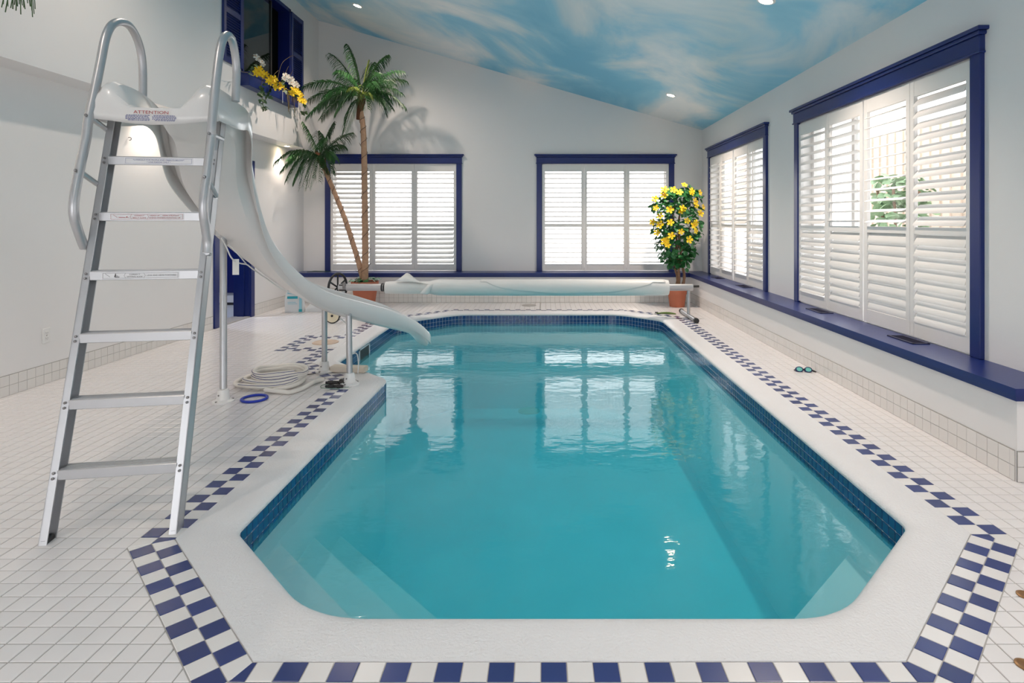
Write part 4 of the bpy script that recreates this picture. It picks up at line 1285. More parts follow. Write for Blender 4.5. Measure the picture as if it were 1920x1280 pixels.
def trunk(pts, r0, r1, seed, top_fibre=True):
    C = spline([Vector(p) - PO for p in pts], 10)
    k = len(C); m = MB()
    m.tube(C, [(r0 + (r1 - r0) * i / (k - 1)) * (1 + 0.02 * math.sin(i * 2.4)) for i in range(k)], 12)
    to = m.build('trunk', M_TRUNK, palm, smooth=60)
    # wire of little lights wound round it
    W = []; turns = 13; nn_ = turns * 12
    for i in range(nn_ + 1):
        s = i / nn_ * 0.94; f = s * (k - 1); a = int(min(f, k - 2)); c = C[a].lerp(C[a + 1], f - a)
        tg = (C[a + 1] - C[a]).normalized(); e1 = tg.cross(Vector((0, 1, 0))).normalized(); e2 = tg.cross(e1)
        q = 2 * math.pi * turns * i / nn_ + seed; r = (r0 + (r1 - r0) * s) * 1.05 + 0.004
        W.append(c + (e1 * math.cos(q) + e2 * math.sin(q)) * r)
    m = MB(); m.tube(W, 0.0032, 5)
    for i in range(6, nn_, 11):
        d = (W[i] - C[int(i / nn_ * 0.94 * (k - 1))]); d = d.normalized() if d.length > 1e-6 else Vector((1, 0, 0))
        m.tube([W[i], W[i] + d * 0.018 + Vector((0, 0, 0.012)), W[i] + d * 0.034 + Vector((0, 0, 0.026))], [0.003, 0.0035, 0.002], 5)
    m.build('light_wire', M_WIRE, to)
    if top_fibre:
        m = MB(); e = C[-1]; d = (C[-1] - C[-4]).normalized()
        m.tube([e - d * 0.30, e - d * 0.16, e - d * 0.06, e + d * 0.05, e + d * 0.12], [r1 * 1.02, r1 * 1.35, r1 * 1.75, r1 * 1.5, r1 * 0.6], 12)
        m.build('crown_fibre', M_FIBRE, to, smooth=60)
        m = MB(); rd = random.Random(seed)
        for i in range(12):
            q = rd.uniform(0, 6.28); b_ = e - d * rd.uniform(0.02, 0.14); o_ = Vector((math.cos(q), math.sin(q), 0))
            m.tube([b_ + o_ * r1 * 1.2, b_ + o_ * r1 * 1.9 + Vector((0, 0, 0.05)), b_ + o_ * r1 * 2.3 + Vector((0, 0, 0.12))], [0.010, 0.007, 0.002], 5)
        m.build('leaf_stub', M_FIBRE, to)
    return to
YP = 9.0
trunk([px(684, 527, YP), px(685, 470, YP), px(684, 380, YP), px(683, 300, YP), px(681, 240, YP), px(676, 205, YP), px(677, 188, YP)], 0.052, 0.036, 1)
trunk([px(681, 527, YP + .03), px(672, 490, YP + .02), px(650, 420, YP), px(631, 370, YP), px(614, 330, YP), px(605, 308, YP), px(599, 296, YP)], 0.042, 0.028, 4)
crown = px(678, 182, YP)
spec = [((652, 85), .02, .25), ((618, 101), .15, .22), ((634, 133), -.35, .16), ((567, 164), -.1, .30), ((576, 190), .2, .26), ((574, 221), -.3, .34), ((601, 224), .15, .30),
        ((727, 105), .1, .22), ((758, 135), -.1, .24), ((761, 153), .3, .22), ((755, 178), -.35, .26), ((761, 203), 0, .30), ((722, 215), .35, .28), ((646, 248), -.25, .24),
        ((700, 118), .45, .2), ((706, 165), -.6, .28), ((640, 200), -.55, .26), ((655, 150), .4, .2), ((730, 190), .45, .2), ((610, 180), -.45, .26), ((740, 160), -.5, .3), ((628, 214), -.15, .3), ((595, 205), .1, .3), ((735, 205), -.3, .26), ((690, 205), -.6, .24), ((715, 140), -.3, .26)]
for i, ((u, v), dy, sg) in enumerate(spec):
    frond(crown - PO, px(u, v, YP + dy) - PO, sg, 0.215, 28, M_FROND, palm, Vector((0, 0, 0)), 100 + i)
for i, ((u, v), dy, sg) in enumerate([((654, 168), -.42, .16), ((676, 188), -.42, .17), ((697, 186), -.38, .17), ((692, 112), .05, .12)]):
    frond(crown - PO, px(u, v, YP + dy) - PO, sg, 0.12, 20, M_FROND2, palm, Vector((0, 0, 0)), 150 + i)
crown = px(600, 294, YP)
spec = [((568, 230), -.1, .06), ((626, 230), .1, .10), ((661, 250), 0, .14), ((517, 305), -.55, .26), ((537, 340), -.4, .34), ((566, 352), -.5, .28), ((578, 352), -.2, .26), ((598, 342), -.55, .26),
        ((622, 326), -.3, .22), ((630, 300), -.2, .18), ((549, 345), -.1, .34), ((596, 246), .25, .08), ((540, 300), .0, .20), ((645, 275), .3, .14), ((585, 335), -.6, .24), ((527, 322), -.35, .3), ((610, 260), -.3, .1)]
for i, ((u, v), dy, sg) in enumerate(spec):
    frond(crown - PO, px(u, v, YP + dy) - PO, sg, 0.195, 25, M_FROND, palm, Vector((0, 0, 0)), 200 + i)
def leaf_mesh(name, L, W_, material, lobes=False):
    m = MB()
    if lobes:
        out = [(0, 0), (.30, .10), (.48, .38), (.28, .46), (.22, .72), (0, 1.0), (-.22, .72), (-.28, .46), (-.48, .38), (-.30, .10)]
        vs = [(x * W_, y * L, 0.12 * abs(x) * W_ - 0.12 * y * y * L) for x, y in out] + [(0, 0.45 * L, 0)]
        m.add(vs, [(i, (i + 1) % 10, 10) for i in range(10)])
    else:
        vs = [(0, 0, 0), (W_ * .42, L * .28, .06 * L), (W_ * .5, L * .5, .05 * L), (W_ * .3, L * .8, 0), (0, L, -.14 * L), (-W_ * .3, L * .8, 0), (-W_ * .5, L * .5, .05 * L), (-W_ * .42, L * .28, .06 * L), (0, L * .5, 0)]
        m.add(vs, [(i, (i + 1) % 8, 8) for i in range(8)])
    return m.mesh(name, material)
IVY = leaf_mesh('ivy_leaf', 0.085, 0.085, M_LEAF, True)
rd = random.Random(21)
for i in range(46):
    q = rd.uniform(0, 6.28); r = rd.uniform(0.05, 0.21)
    o = bpy.data.objects.new('ivy_leaf', IVY); link(o, palm)
    o.location = (r * math.cos(q), r * math.sin(q), 0.395 + rd.uniform(0, .055) * (1.2 - r * 4))
    o.rotation_euler = (rd.uniform(-.5, .3), rd.uniform(-.4, .4), q - 1.57 + rd.uniform(-.5, .5)); s = rd.uniform(.7, 1.25); o.scale = (s, s, s)

# ================================================================== FLOWERING HIBISCUS TREE
hib = thing('hibiscus_tree', 'artificial hibiscus tree with yellow flowers in a small terracotta pot', 'tree', (2.035, 8.98, 0))
HO = Vector(hib.location)
m = pot(hib, 0.112, 0.148, 0.27, (0, 0, 0), 0.075); m.build('pot', M_TERRA, hib, smooth=40)
m = MB(); m.lathe([(0.133, 0.245), (0.06, 0.258), (0.0, 0.26)], 24); m.build('soil', M_SOIL, hib, smooth=True)
YH = 8.98
hp = lambda u, v, dy=0: px(u, v, YH + dy) - HO
for pts, r0, r1 in (([(1272, 546), (1273, 525), (1272, 500), (1270, 470), (1268, 440)], .026, .016), ([(1277, 546), (1283, 520), (1279, 495), (1276, 475), (1272, 430), (1276, 390)], .024, .013),
                    ([(1267, 546), (1270, 522), (1266, 505), (1260, 490), (1250, 478)], .022, .010), ([(1268, 470), (1274, 440), (1262, 410), (1266, 375)], .016, .008), ([(1276, 475), (1290, 440), (1298, 400)], .013, .006), ([(1270, 470), (1250, 440), (1240, 400)], .012, .006)):
    m = MB(); C = spline([hp(u, v, 0.02 * math.sin(v * .7)) for u, v in pts], 7)
    m.tube(C, [(r0 + (r1 - r0) * i / (len(C) - 1)) * (1 + .12 * math.sin(i * 1.9)) for i in range(len(C))], 8); m.build('stem', M_BARK, hib, smooth=60)
def sprig_mesh(name, base, seed):
    """three leaves on a common stalk"""
    r_ = random.Random(seed); m = MB(); fs = [tuple(p.vertices) for p in base.polygons]
    for k in range(3):
        mm = Matrix.Rotation(k * 2.1 + r_.uniform(-.4, .4), 4, 'Z') @ Matrix.Rotation(r_.uniform(-.7, .3), 4, 'X') @ Matrix.Translation((0, .012, 0)) @ Matrix.Scale(r_.uniform(.75, 1.1), 4)
        m.add([mm @ v.co for v in base.vertices], fs)
    return m.mesh(name, M_LEAF)
HBASE = leaf_mesh('leaf_blade', 0.095, 0.082, M_LEAF)
HLEAFS = [sprig_mesh('leaf_cluster', HBASE, k) for k in range(4)]
rd = random.Random(5)
axis = [(1272, 500, .12), (1270, 480, .24), (1268, 450, .33), (1268, 420, .38), (1270, 390, .39), (1273, 368, .34), (1277, 354, .20)]
def crown_pt():
    f = rd.uniform(0, len(axis) - 1.001); i = int(f); t = f - i
    u = axis[i][0] * (1 - t) + axis[i + 1][0] * t; v = axis[i][1] * (1 - t) + axis[i + 1][1] * t; R_ = axis[i][2] * (1 - t) + axis[i + 1][2] * t
    q = rd.uniform(0, 6.28); r = R_ * math.sqrt(rd.uniform(0.25, 1.0))
    c = hp(u, v)
    return c + Vector((math.cos(q) * r, math.sin(q) * r * 0.85, rd.uniform(-.03, .03))), q
for i in range(296):
    p, q = crown_pt()
    o = bpy.data.objects.new('leaf_cluster', HLEAFS[i % 4]); link(o, hib); o.location = p
    o.rotation_euler = (rd.uniform(-1.25, 0.1), rd.uniform(-.6, .6), q - math.pi / 2 + rd.uniform(-.9, .9)); s = rd.uniform(.75, 1.25); o.scale = (s, s, s)
def flower_mesh(name, R_, pet, centre, petals=5, cup=0.25, pw=0.62):
    m = MB()
    for k in range(petals):
        a = 2 * math.pi * k / petals
        d = Vector((math.cos(a), math.sin(a), 0)); s = Vector((-math.sin(a), math.cos(a), 0)); z = Vector((0, 0, 1))
        P = [z * 0.0, d * R_ * .45 + s * R_ * pw * .45 + z * R_ * cup * .6, d * R_ * .85 + s * R_ * pw * .55 + z * R_ * cup * .9, d * R_ * 1.02 + z * R_ * cup * .75, d * R_ * .85 - s * R_ * pw * .55 + z * R_ * cup * .9, d * R_ * .45 - s * R_ * pw * .45 + z * R_ * cup * .6, d * R_ * .6 + z * R_ * cup * .45]
        m.add(P, [(0, 1, 6), (1, 2, 6), (2, 3, 6), (3, 4, 6), (4, 5, 6), (5, 0, 6)])
    m.mi = 1
    m.tube([(0, 0, 0), (0, 0, R_ * .35), (0.0, R_ * .04, R_ * .62)], [R_ * .09, R_ * .07, R_ * .10], 6)
    return m.mesh(name, [pet, centre])
HFL = flower_mesh('flower', 0.058, M_PETAL, M_PETALC)
fl_px = [(1283, 347), (1246, 356), (1263, 356), (1274, 361), (1297, 358), (1312, 361), (1245, 366), (1228, 373), (1230, 390), (1238, 405), (1238, 421), (1224, 416), (1257, 417), (1280, 391), (1276, 396), (1305, 385), (1303, 378), (1318, 388), (1313, 400), (1288, 414), (1300, 423), (1304, 433), (1277, 434), (1259, 442), (1292, 449), (1249, 450), (1252, 459), (1232, 436), (1256, 393), (1296, 362), (1246, 453), (1305, 417)]
for i, (u, v) in enumerate(fl_px):
    edge = abs(u - 1271) / 50
    o = bpy.data.objects.new('flower', HFL); link(o, hib)
    o.location = hp(u, v, -0.34 * math.sqrt(max(0.05, 1 - min(edge, 1) ** 2)))
    d = Vector(((u - 1271) / 60 + rd.uniform(-.3, .3), -1, (410 - v) / 160 + 0.2 + rd.uniform(-.3, .3)))
    o.rotation_euler = d.to_track_quat('Z', 'Y').to_euler(); s = rd.uniform(.8, 1.15); o.scale = (s, s, s)
m = MB(); mm = Matrix.Translation(hp(1279, 545, -0.10)) @ Matrix.Rotation(.3, 4, 'Y'); m.box((-.015, -.001, -.03), (.015, .001, .03), mm); m.build('price_tag', M_PAPER, hib)

# ================================================================== FLOWERS ON THE LEDGE OF THE INSIDE WINDOW
gar = thing('flower_arrangement', 'trailing arrangement of yellow and white silk flowers on the navy window ledge', 'flowers', (-3.66, 8.0, 3.14))
GO = Vector(gar.location)
gp = lambda u, v, X=-3.63: Vector((X, X * FPX / (u - U0), CAMH - (v - V0) / FPX * (X * FPX / (u - U0)))) - GO
YFL = flower_mesh('yellow_flower', 0.046, M_PETAL, M_PETALC, 5, .3, .55)
WFL = flower_mesh('white_flower', 0.046, M_WPETAL, M_PETALC, 5, .2, .7)
GLF = leaf_mesh('vine_leaf', 0.075, 0.07, M_VINE, True)
rd = random.Random(9)
for (u, v, n_) in [(484, 131, 5), (490, 141, 6), (479, 137, 3), (497, 140, 3), (505, 149, 4), (512, 152, 3), (515, 160, 4), (521, 163, 5), (527, 160, 3), (517, 150, 3), (530, 169, 2), (552, 168, 4), (557, 172, 4), (562, 178, 4), (564, 187, 4), (568, 192, 3), (503, 155, 2), (546, 173, 2)]:
    for k in range(n_):
        o = bpy.data.objects.new('yellow_flower', YFL); link(o, gar)
        o.location = gp(u + rd.uniform(-4, 4), v + rd.uniform(-3.5, 3.5), -3.61 + rd.uniform(-.06, .05))
        o.rotation_euler = Vector((.7 + rd.uniform(-.5, .5), -1, rd.uniform(-.5, .6))).to_track_quat('Z', 'Y').to_euler(); s = rd.uniform(.7, 1.1); o.scale = (s, s, s)
for (u, v) in [(480, 106), (484, 110), (491, 116), (493, 121), (535, 142), (540, 144), (547, 148), (549, 153), (533, 148), (542, 151), (546, 155), (555, 156), (557, 160), (549, 160)]:
    o = bpy.data.objects.new('white_flower', WFL); link(o, gar)
    o.location = gp(u, v, -3.61 + rd.uniform(-.05, .03))
    o.rotation_euler = Vector((.7 + rd.uniform(-.4, .4), -1, rd.uniform(-.4, .5))).to_track_quat('Z', 'Y').to_euler(); s = rd.uniform(.7, 1.0); o.scale = (s, s, s)
for (pts, r) in [([(488, 140), (486, 125), (492, 114), (480, 105), (473, 104)], .004), ([(520, 150), (528, 120), (541, 108), (550, 104)], .003), ([(530, 150), (536, 135), (541, 124)], .003), ([(535, 142), (531, 134)], .003), ([(541, 150), (546, 138), (549, 132)], .003),
                 ([(470, 138), (490, 146), (510, 158), (530, 166), (552, 174), (566, 190)], .012), ([(505, 160), (514, 140), (522, 132)], .003), ([(465, 136), (455, 135), (449, 132)], .004),
                 ([(566, 190), (570, 198), (570, 206), (568, 212)], .003), ([(492, 150), (489, 165), (492, 180), (493, 198)], .004), ([(505, 158), (505, 170), (500, 180), (497, 188)], .004)]:
    m = MB(); m.tube(spline([gp(u, v, -3.62) for u, v in pts], 5), r, 5); m.build('stem', M_TWIG, gar)
for k in range(16):
    u = 541 + rd.uniform(-2, 3) if k < 9 else 550 + rd.uniform(-3, 5); v1 = rd.uniform(195, 216) if k < 9 else rd.uniform(185, 222)
    m = MB(); m.tube(spline([gp(u, 172, -3.60), gp(u + rd.uniform(-2, 2), 184, -3.58), gp(u + rd.uniform(-2, 2), v1, -3.58)], 4), .0022, 4); m.build('tendril', M_TWIG, gar)
m = MB(); m.tube([gp(530, 170, -3.58), gp(530, 193, -3.58)], .003, 4); m.build('tendril', M_WPETAL, gar)
for (cu, cv, sp, n_) in [(490, 162, 5, 6), (487, 172, 4, 7), (503, 172, 5, 6), (500, 180, 5, 5), (492, 188, 4, 6), (493, 198, 5, 8), (497, 203, 4, 4), (570, 195, 2.5, 4), (567, 210, 3, 4), (572, 207, 2, 2), (476, 124, 4, 5), (500, 142, 5, 5), (525, 155, 6, 5), (540, 165, 7, 10), (550, 178, 5, 6), (508, 162, 4, 4), (466, 136, 4, 2)]:
    for k in range(n_):
        o = bpy.data.objects.new('vine_leaf', GLF); link(o, gar)
        o.location = gp(cu + rd.uniform(-sp, sp), cv + rd.uniform(-sp, sp), -3.62 + rd.uniform(-.04, .05))
        o.rotation_euler = (rd.uniform(-1.6, .2), rd.uniform(-.8, .8), rd.uniform(-2.6, .6)); s = rd.uniform(.55, 1.0); o.scale = (s, s, s)

# ================================================================== HANGING PLANT (only its trailing twigs reach into the picture)
hx = px(24, -30, 3.3)
hpz = 2.78
han = thing('hanging_plant', 'thin trailing green twigs of a hanging plant beside the upper wall', 'plant', (hx.x, 3.3, hpz))
m = MB(); m.lathe([(0.06, 0.0), (0.12, 0.05), (0.15, 0.13), (0.155, 0.14), (0.145, 0.14), (0.13, 0.10), (0.0, 0.10)], 24); m.build('basket', M_TERRA, han, smooth=40)
m = MB(); m.tube([(0, 0, 0.10), (0, 0, ceil_z(hx.x) - hpz)], 0.004, 6); m.build('cord', M_WIRE, han)
rd = random.Random(2)
for (u, v) in [(10, 23), (3, 14), (15, 12), (20, 15), (24, 17), (30, 20), (33, 12), (36, 8), (39, 27), (45, 14), (47, 17), (61, 32), (64, 26), (66, 17), (57, 12), (60, 20), (52, 6), (6, 8), (42, 10), (27, 9)]:
    e = px(u, v, 3.3 + rd.uniform(-.06, .06)) - Vector(han.location)
    q = math.atan2(e.y, e.x); s = Vector((0.13 * math.cos(q), 0.13 * math.sin(q), 0.13))
    C = spline([s, s + Vector((math.cos(q) * .04, math.sin(q) * .04, .02)), Vector((e.x * .9 + rd.uniform(-.02, .02), e.y, (s.z + e.z) / 2)), e], 5)
    m = MB(); m.tube(C, 0.0028, 4)
    for k in range(6):
        a = C[int(len(C) * (.3 + .1 * k))]; m.tube([a, a + Vector((rd.uniform(-.03, .03), 0, -rd.uniform(.02, .06)))], .0020, 4)
    m.build('twig', M_VINE, han)

# ================================================================== THINGS ON THE DECK
# coiled vacuum hose
coil = thing('vacuum_hose', 'coiled white pool vacuum hose with navy stripe lying on the deck', 'hose', (-2.17, 4.68, 0))
P = []
loops = [(0.30, 0.0, 0.0, .018), (0.265, -.03, .01, .020), (0.235, -.02, .03, .040), (0.205, .02, .05, .055), (0.185, .05, .06, .072), (0.20, .04, .07, .090), (0.18, .02, .08, .105)]
nseg = 26
for li in range(len(loops) - 1):
    for k in range(nseg):
        t = k / nseg; a, b = loops[li], loops[li + 1]
        r = a[0] + (b[0] - a[0]) * t; cx = a[1] + (b[1] - a[1]) * t; cy = a[2] + (b[2] - a[2]) * t; z = a[3] + (b[3] - a[3]) * t
        q = 2 * math.pi * t - 0.3
        P.append(Vector((cx + r * math.cos(q) * 1.02, cy + r * math.sin(q) * 0.92, max(z + .006 * math.sin(3 * q + li), .018))))
tail = [Vector(p) - Vector(coil.location) for p in (ground(606, 715), ground(590, 720), ground(565, 733), ground(540, 741))]
tail = [Vector((p.x, p.y, .018)) for p in tail]
P = spline(tail, 6)[:-1] + P[nseg // 6 * 0 + 22:]
m = MB(); m.tube(P, 0.017, 10); m.build('hose', M_HOSE, coil, smooth=60)
S_ = []
for i, p in enumerate(P):
    t = (P[min(i + 1, len(P) - 1)] - P[max(i - 1, 0)]).normalized(); s = t.cross(Vector((0, 0, 1))).normalized()
    S_.append(p + s * 0.0135 + Vector((0, 0, .0095)))
m = MB(); m.tube(S_[40:], 0.0026, 5); m.build('stripe', M_NAVYLINE, coil, smooth=60)
# blue ring
rg = ground(477, 749); C = [Vector((0.086 * math.cos(q), 0.086 * math.sin(q), 0)) for q in [2 * math.pi * i / 40 for i in range(40)]]
m = MB(); m.tube(C, 0.0095, 10, closed=True); o = m.build('dive_ring', M_ROYAL, smooth=60); o.location = (rg.x, rg.y, 0.0095)
tag(o, 'royal blue rubber ring lying beside the coiled hose', 'ring')
# little heap of black fittings by the slide post
hp0 = ground(630, 724)
heap = thing('hose_fittings', 'small heap of black hose fittings and clear tubing by a slide post', 'fittings', (hp0.x, hp0.y, 0))
for (x, y, z, a, L, r, mt) in [(-.06, .045, .018, .25, .075, .016, M_BLACK), (-.02, .03, .022, .1, .10, .013, M_DARKMET), (.035, .035, .02, -.1, .07, .017, M_DARKMET), (-.02, -.055, .016, .05, .085, .014, M_BLACK), (.045, -.055, .016, 0, .06, .015, M_DARKMET), (.02, .07, .024, 1.3, .035, .020, M_STEEL), (.075, .02, .02, .6, .05, .014, M_BLACK)]:
    d = Vector((math.cos(a), math.sin(a), 0)) * L / 2; c = Vector((x, y, z))
    m = MB(); m.tube([c - d, c - d * .55, c - d * .5, c + d * .5, c + d * .55, c + d], [r * .7, r * .7, r, r, r * .75, r * .75], 12); m.build('fitting', mt, heap, smooth=50)
for (cx, cy, rx, ry) in [(-.03, -.01, .085, .06), (.02, 0, .10, .075)]:
    C = [Vector((cx + rx * math.cos(q), cy + ry * math.sin(q), .006 + .004 * math.sin(q))) for q in [2 * math.pi * i / 30 for i in range(30)]]
    m = MB(); m.tube(C, .0038, 6, closed=True); m.build('clear_tube', mat('clear_tubing', srgb(150, 170, 160), .2), heap, smooth=60)
# thin cord running over the tiles to the post
a, b = ground(566, 705), ground(592, 700.5)
m = MB(); m.tube([(a.x, a.y, .004), (a.x * .5 + b.x * .5, a.y * .5 + b.y * .5 + .01, .004), (b.x, b.y, .005)], .0035, 6)
tag(m.build('thin_cord', M_BLACK), 'thin dark cord running over the tiles to a slide post', 'cord')
# cream slab on the coping
bc = ground(653, 699)
m = MB(); m.cbox((-.155, -.045, 0), (.155, .045, .05), .006); o = m.build('cream_slab', mat('cream_slab', srgb(224, 212, 196), .6, var=.06)); o.location = (bc.x, bc.y + .02, .007); o.rotation_euler = (0, 0, -.12)
tag(o, 'cream rectangular slab lying on the coping between the slide posts', 'slab')
# bags of pool salt
def bag(name, label, loc, sx, sy, sz, rz, lying=False):
    e = thing(name, label, 'bag', loc, 'bags by the far wall'); e.rotation_euler = (0, 0, rz)
    bm = bmesh.new(); bmesh.ops.create_cube(bm, size=1.0)
    bmesh.ops.subdivide_edges(bm, edges=bm.edges[:], cuts=7, use_grid_fill=True)
    rd_ = random.Random(len(name) + int(lying) * 5)
    for w_ in bm.verts:
        x, y, z = w_.co
        fx = math.sqrt(max(0, 1 - .55 * (2 * y) ** 2)) ; n_ = .03 * math.sin(9 * x + 7 * z) + .02 * math.sin(17 * y + 5 * x)
        if lying:
            h = (1 - .75 * (2 * x) ** 4 * .8) * (1 - .6 * (2 * y) ** 4)
            w_.co = Vector((x * sx, y * sy * (1 - .25 * (2 * x) ** 2 * .5), (z + .5) * sz * max(h, .08) + n_ * .2 * sz * (z > 0)))
        else:
            top = (z + .5); pin = 1 - .85 * max(0, top - .55) / .45
            w_.co = Vector((x * sx * (1 - .10 * top + n_), y * sy * max(pin, .06) * fx, top * sz + n_ * .15 * sz))
    m = MB(); m.from_bm(bm); m.build('sack', M_BAG, e, smooth=70)
    return e
b1 = bag('salt_bag', 'upright white plastic sack with teal print against the far left wall', (-3.57, 8.42, 0.002), .25, .16, .36, .15)
m = MB(); m.box((-.085, -.083, .20), (.055, -.076, .235)); m.build('teal_stripe', M_TEAL, b1)
m = MB(); m.box((-.085, -.072, .27), (.03, -.064, .325)); m.box((-.08, -.084, .145), (.03, -.077, .152)); m.box((-.08, -.084, .125), (.05, -.077, .131)); m.build('print', M_LTEAL, b1)
m = MB(); m.box((.075, -.079, .05), (.108, -.066, .24)); m.build('side_print', M_LTEAL, b1)
m = MB(); m.box((.07, -.080, .012), (.112, -.066, .05)); m.build('teal_corner', M_TEAL, b1)
b2 = bag('salt_bag', 'white plastic sack lying flat next to the upright sack', (-3.20, 8.55, 0.002), .46, .26, .15, -.05, True)
# swimming goggles
gc = ground(1507, 697)
gog = thing('swim_goggles', 'dark blue swimming goggles dropped on the white tiles', 'goggles', (gc.x, gc.y, 0)); gog.rotation_euler = (0, 0, -.22)
for sx in (-1, 1):
    mm = Matrix.Translation((sx * .036, 0, .020)) @ Matrix.Rotation(math.radians(62), 4, 'X') @ Matrix.Scale(1.3, 4, (1, 0, 0))
    m = MB(); m.lathe([(.0215, -.012), (.0255, -.010), (.0245, .006), (.0205, .010), (.0185, .010), (.0185, -.006)], 24, mm); c_ = m.build('cup', mat('goggle_blue', srgb(18, 36, 96), .35), gog, smooth=50)
    m = MB(); m.lathe([(.0188, .007), (.012, .0085), (0, .009)], 24, mm); m.build('lens', M_LENS, c_, smooth=50)
m = MB(); m.tube([(-.012, -.004, .022), (0, -.007, .026), (.012, -.004, .022)], .005, 8); m.build('nose_bridge', M_BLACK, gog, smooth=50)
m = MB(); m.tube(spline([(.062, .0, .018), (.085, .008, .012), (.098, .0, .006), (.07, .035, .005), (0, .045, .005), (-.07, .03, .006), (-.062, .0, .016)], 6), .0045, 6); m.build('strap', M_BLACK, gog, smooth=50)
# brass deck anchors at the picture edge
for (u, v, lab) in ((1922, 1116, 'small round brass anchor cap in the deck beside the middle of the slanting border'), (1922, 1247, 'small round brass anchor cap in the deck beside the front end of the slanting border')):
    g_ = ground(u, v); m = MB(); m.lathe([(.026, 0), (.026, .003), (.020, .005), (.016, .003), (0, .003)], 24)
    o = m.build('deck_anchor', mat('brass', srgb(150, 112, 74), .4, metal=.6), smooth=40); o.location = (g_.x, g_.y, .0005); tag(o, lab, 'anchor', 'brass anchor caps in the deck')
# small things on the far coping
g_ = ground(1250, 589.5)
m = MB(); m.tube(spline([(-.14, .0, .012), (-.08, .015, .014), (-.02, .0, .018), (.03, -.01, .018), (.08, .0, .012), (.13, -.01, .006)], 5), [.006 + .009 * math.sin(math.pi * i / 25) for i in range(26)], 8)
o = m.build('pool_toy', mat('toy_green', srgb(86, 116, 40), .5, var=.2, vscale=30), smooth=60); o.location = (g_.x, g_.y, .004); tag(o, 'small wavy green toy on the tiles in front of the hibiscus pot', 'toy')
g_ = ground(1231, 588.5)
e = thing('deck_fitting', 'little black and white fitting on the far coping edge', 'fitting', (g_.x, g_.y, .006))
m = MB(); m.lathe([(.03, 0), (.03, .008), (0, .010)], 16); m.build('base', M_WHITE, e, smooth=50)
m = MB(); m.cbox((-.022, -.010, .008), (.022, .010, .024), .004); m.build('knob', M_BLACK, e)
g_ = ground(992, 572.5)
m = MB(); m.lathe([(.11, 0), (.11, .004), (.095, .007), (.02, .006), (0, .006)], 26); o = m.build('deck_drain', M_STONE, smooth=40); o.location = (g_.x, 9.1, .0005); tag(o, 'flat round grey drain cover in the deck behind the pool', 'drain')

# ================================================================== WALL FITTINGS, LEDGE VENTS, LAMPS
oy = 4.715
out = thing('wall_outlet', 'white electrical outlet low on the plain left wall', 'outlet', (XL, oy, 0.384))
m = MB(); m.cbox((0.0005, -.037, -.060), (.007, .037, .060), .003); m.build('plate', M_WHITE, out)
for z in (.021, -.021):
    m = MB(); m.cbox((.006, -.017, z - .015), (.0095, .017, z + .015), .004); s_ = m.build('socket', M_WHITE, out)
    m = MB(); m.box((.0090, -.008, z - .004), (.0100, -.006, z + .006)); m.box((.0090, .006, z - .004), (.0100, .008, z + .006)); m.box((.0090, -.002, z - .011), (.0100, .002, z - .008)); m.build('slot', M_BLACK, s_)
m = MB(); m.lathe([(.004, 0), (.004, .002), (0, .003)], 10, Matrix.Translation((.0065, 0, 0)) @ Matrix.Rotation(math.pi / 2, 4, 'Y')); m.build('screw', M_STEEL, out)
hk = thing('wall_hook', 'tiny dark screw hook on the left wall behind the ladder', 'hook', (XL, 5.65, 2.095))
m = MB(); m.tube(spline([(0.0005, 0, .012), (.02, 0, .012), (.03, 0, 0), (.02, 0, -.014), (.008, 0, -.012)], 5), .0032, 6); m.build('hook', M_DARKMET, hk)
for (u, v, lab) in ((1372, 521, 'navy ledge vent under the side window, closest to the corner'), (1402, 537, 'navy ledge vent under the corner end side window, away from the corner'),
                    (1543, 583, 'navy ledge vent under the large side window, closest to its far end'), (1698, 637, 'navy ledge vent under the large side window, near its middle')):
    g_ = ground(u, v, SILL)
    vt = thing('ledge_vent', lab, 'vent', (2.535, g_.y, SILL), 'vents in the blue ledge')
    W_, L_ = .060, .15
    m = MB(); m.cbox((-W_, -L_, .0005), (-W_ + .018, L_, .006), .002); m.cbox((W_ - .018, -L_, .0005), (W_, L_, .006), .002); m.cbox((-W_, -L_, .0005), (W_, -L_ + .02, .006), .002); m.cbox((-W_, L_ - .02, .0005), (W_, L_, .006), .002); m.build('frame', M_VENT, vt)
    m = MB(); m.box((-W_ + .018, -L_ + .02, .0003), (W_ - .018, L_ - .02, .0012)); m.build('vent_shade', M_BLACK, vt)  # black sheet stands in for the shade below the grille
    me = MB().box((-W_ + .018, -.0025, .001), (W_ - .018, .0025, .0045)).mesh('grille_bar', M_VENT)
    for k in range(12):
        o = bpy.data.objects.new('grille_bar', me); link(o, vt); o.location = (0, -L_ + .04 + k * .02, 0)
# fallen palm leaf and a dark vent on the end ledge
m = MB(); m.tube([(0, 0, .006), (.12, .01, .014), (.26, 0, .012), (.40, .01, .006)], [.004, .008, .007, .002], 6)
o = m.build('fallen_leaf', M_FROND, smooth=60); o.location = (px(578, 508, 9.6).x, 9.55, SILL + .001); tag(o, 'long green leaf fallen on the blue ledge in the far left corner', 'leaf')

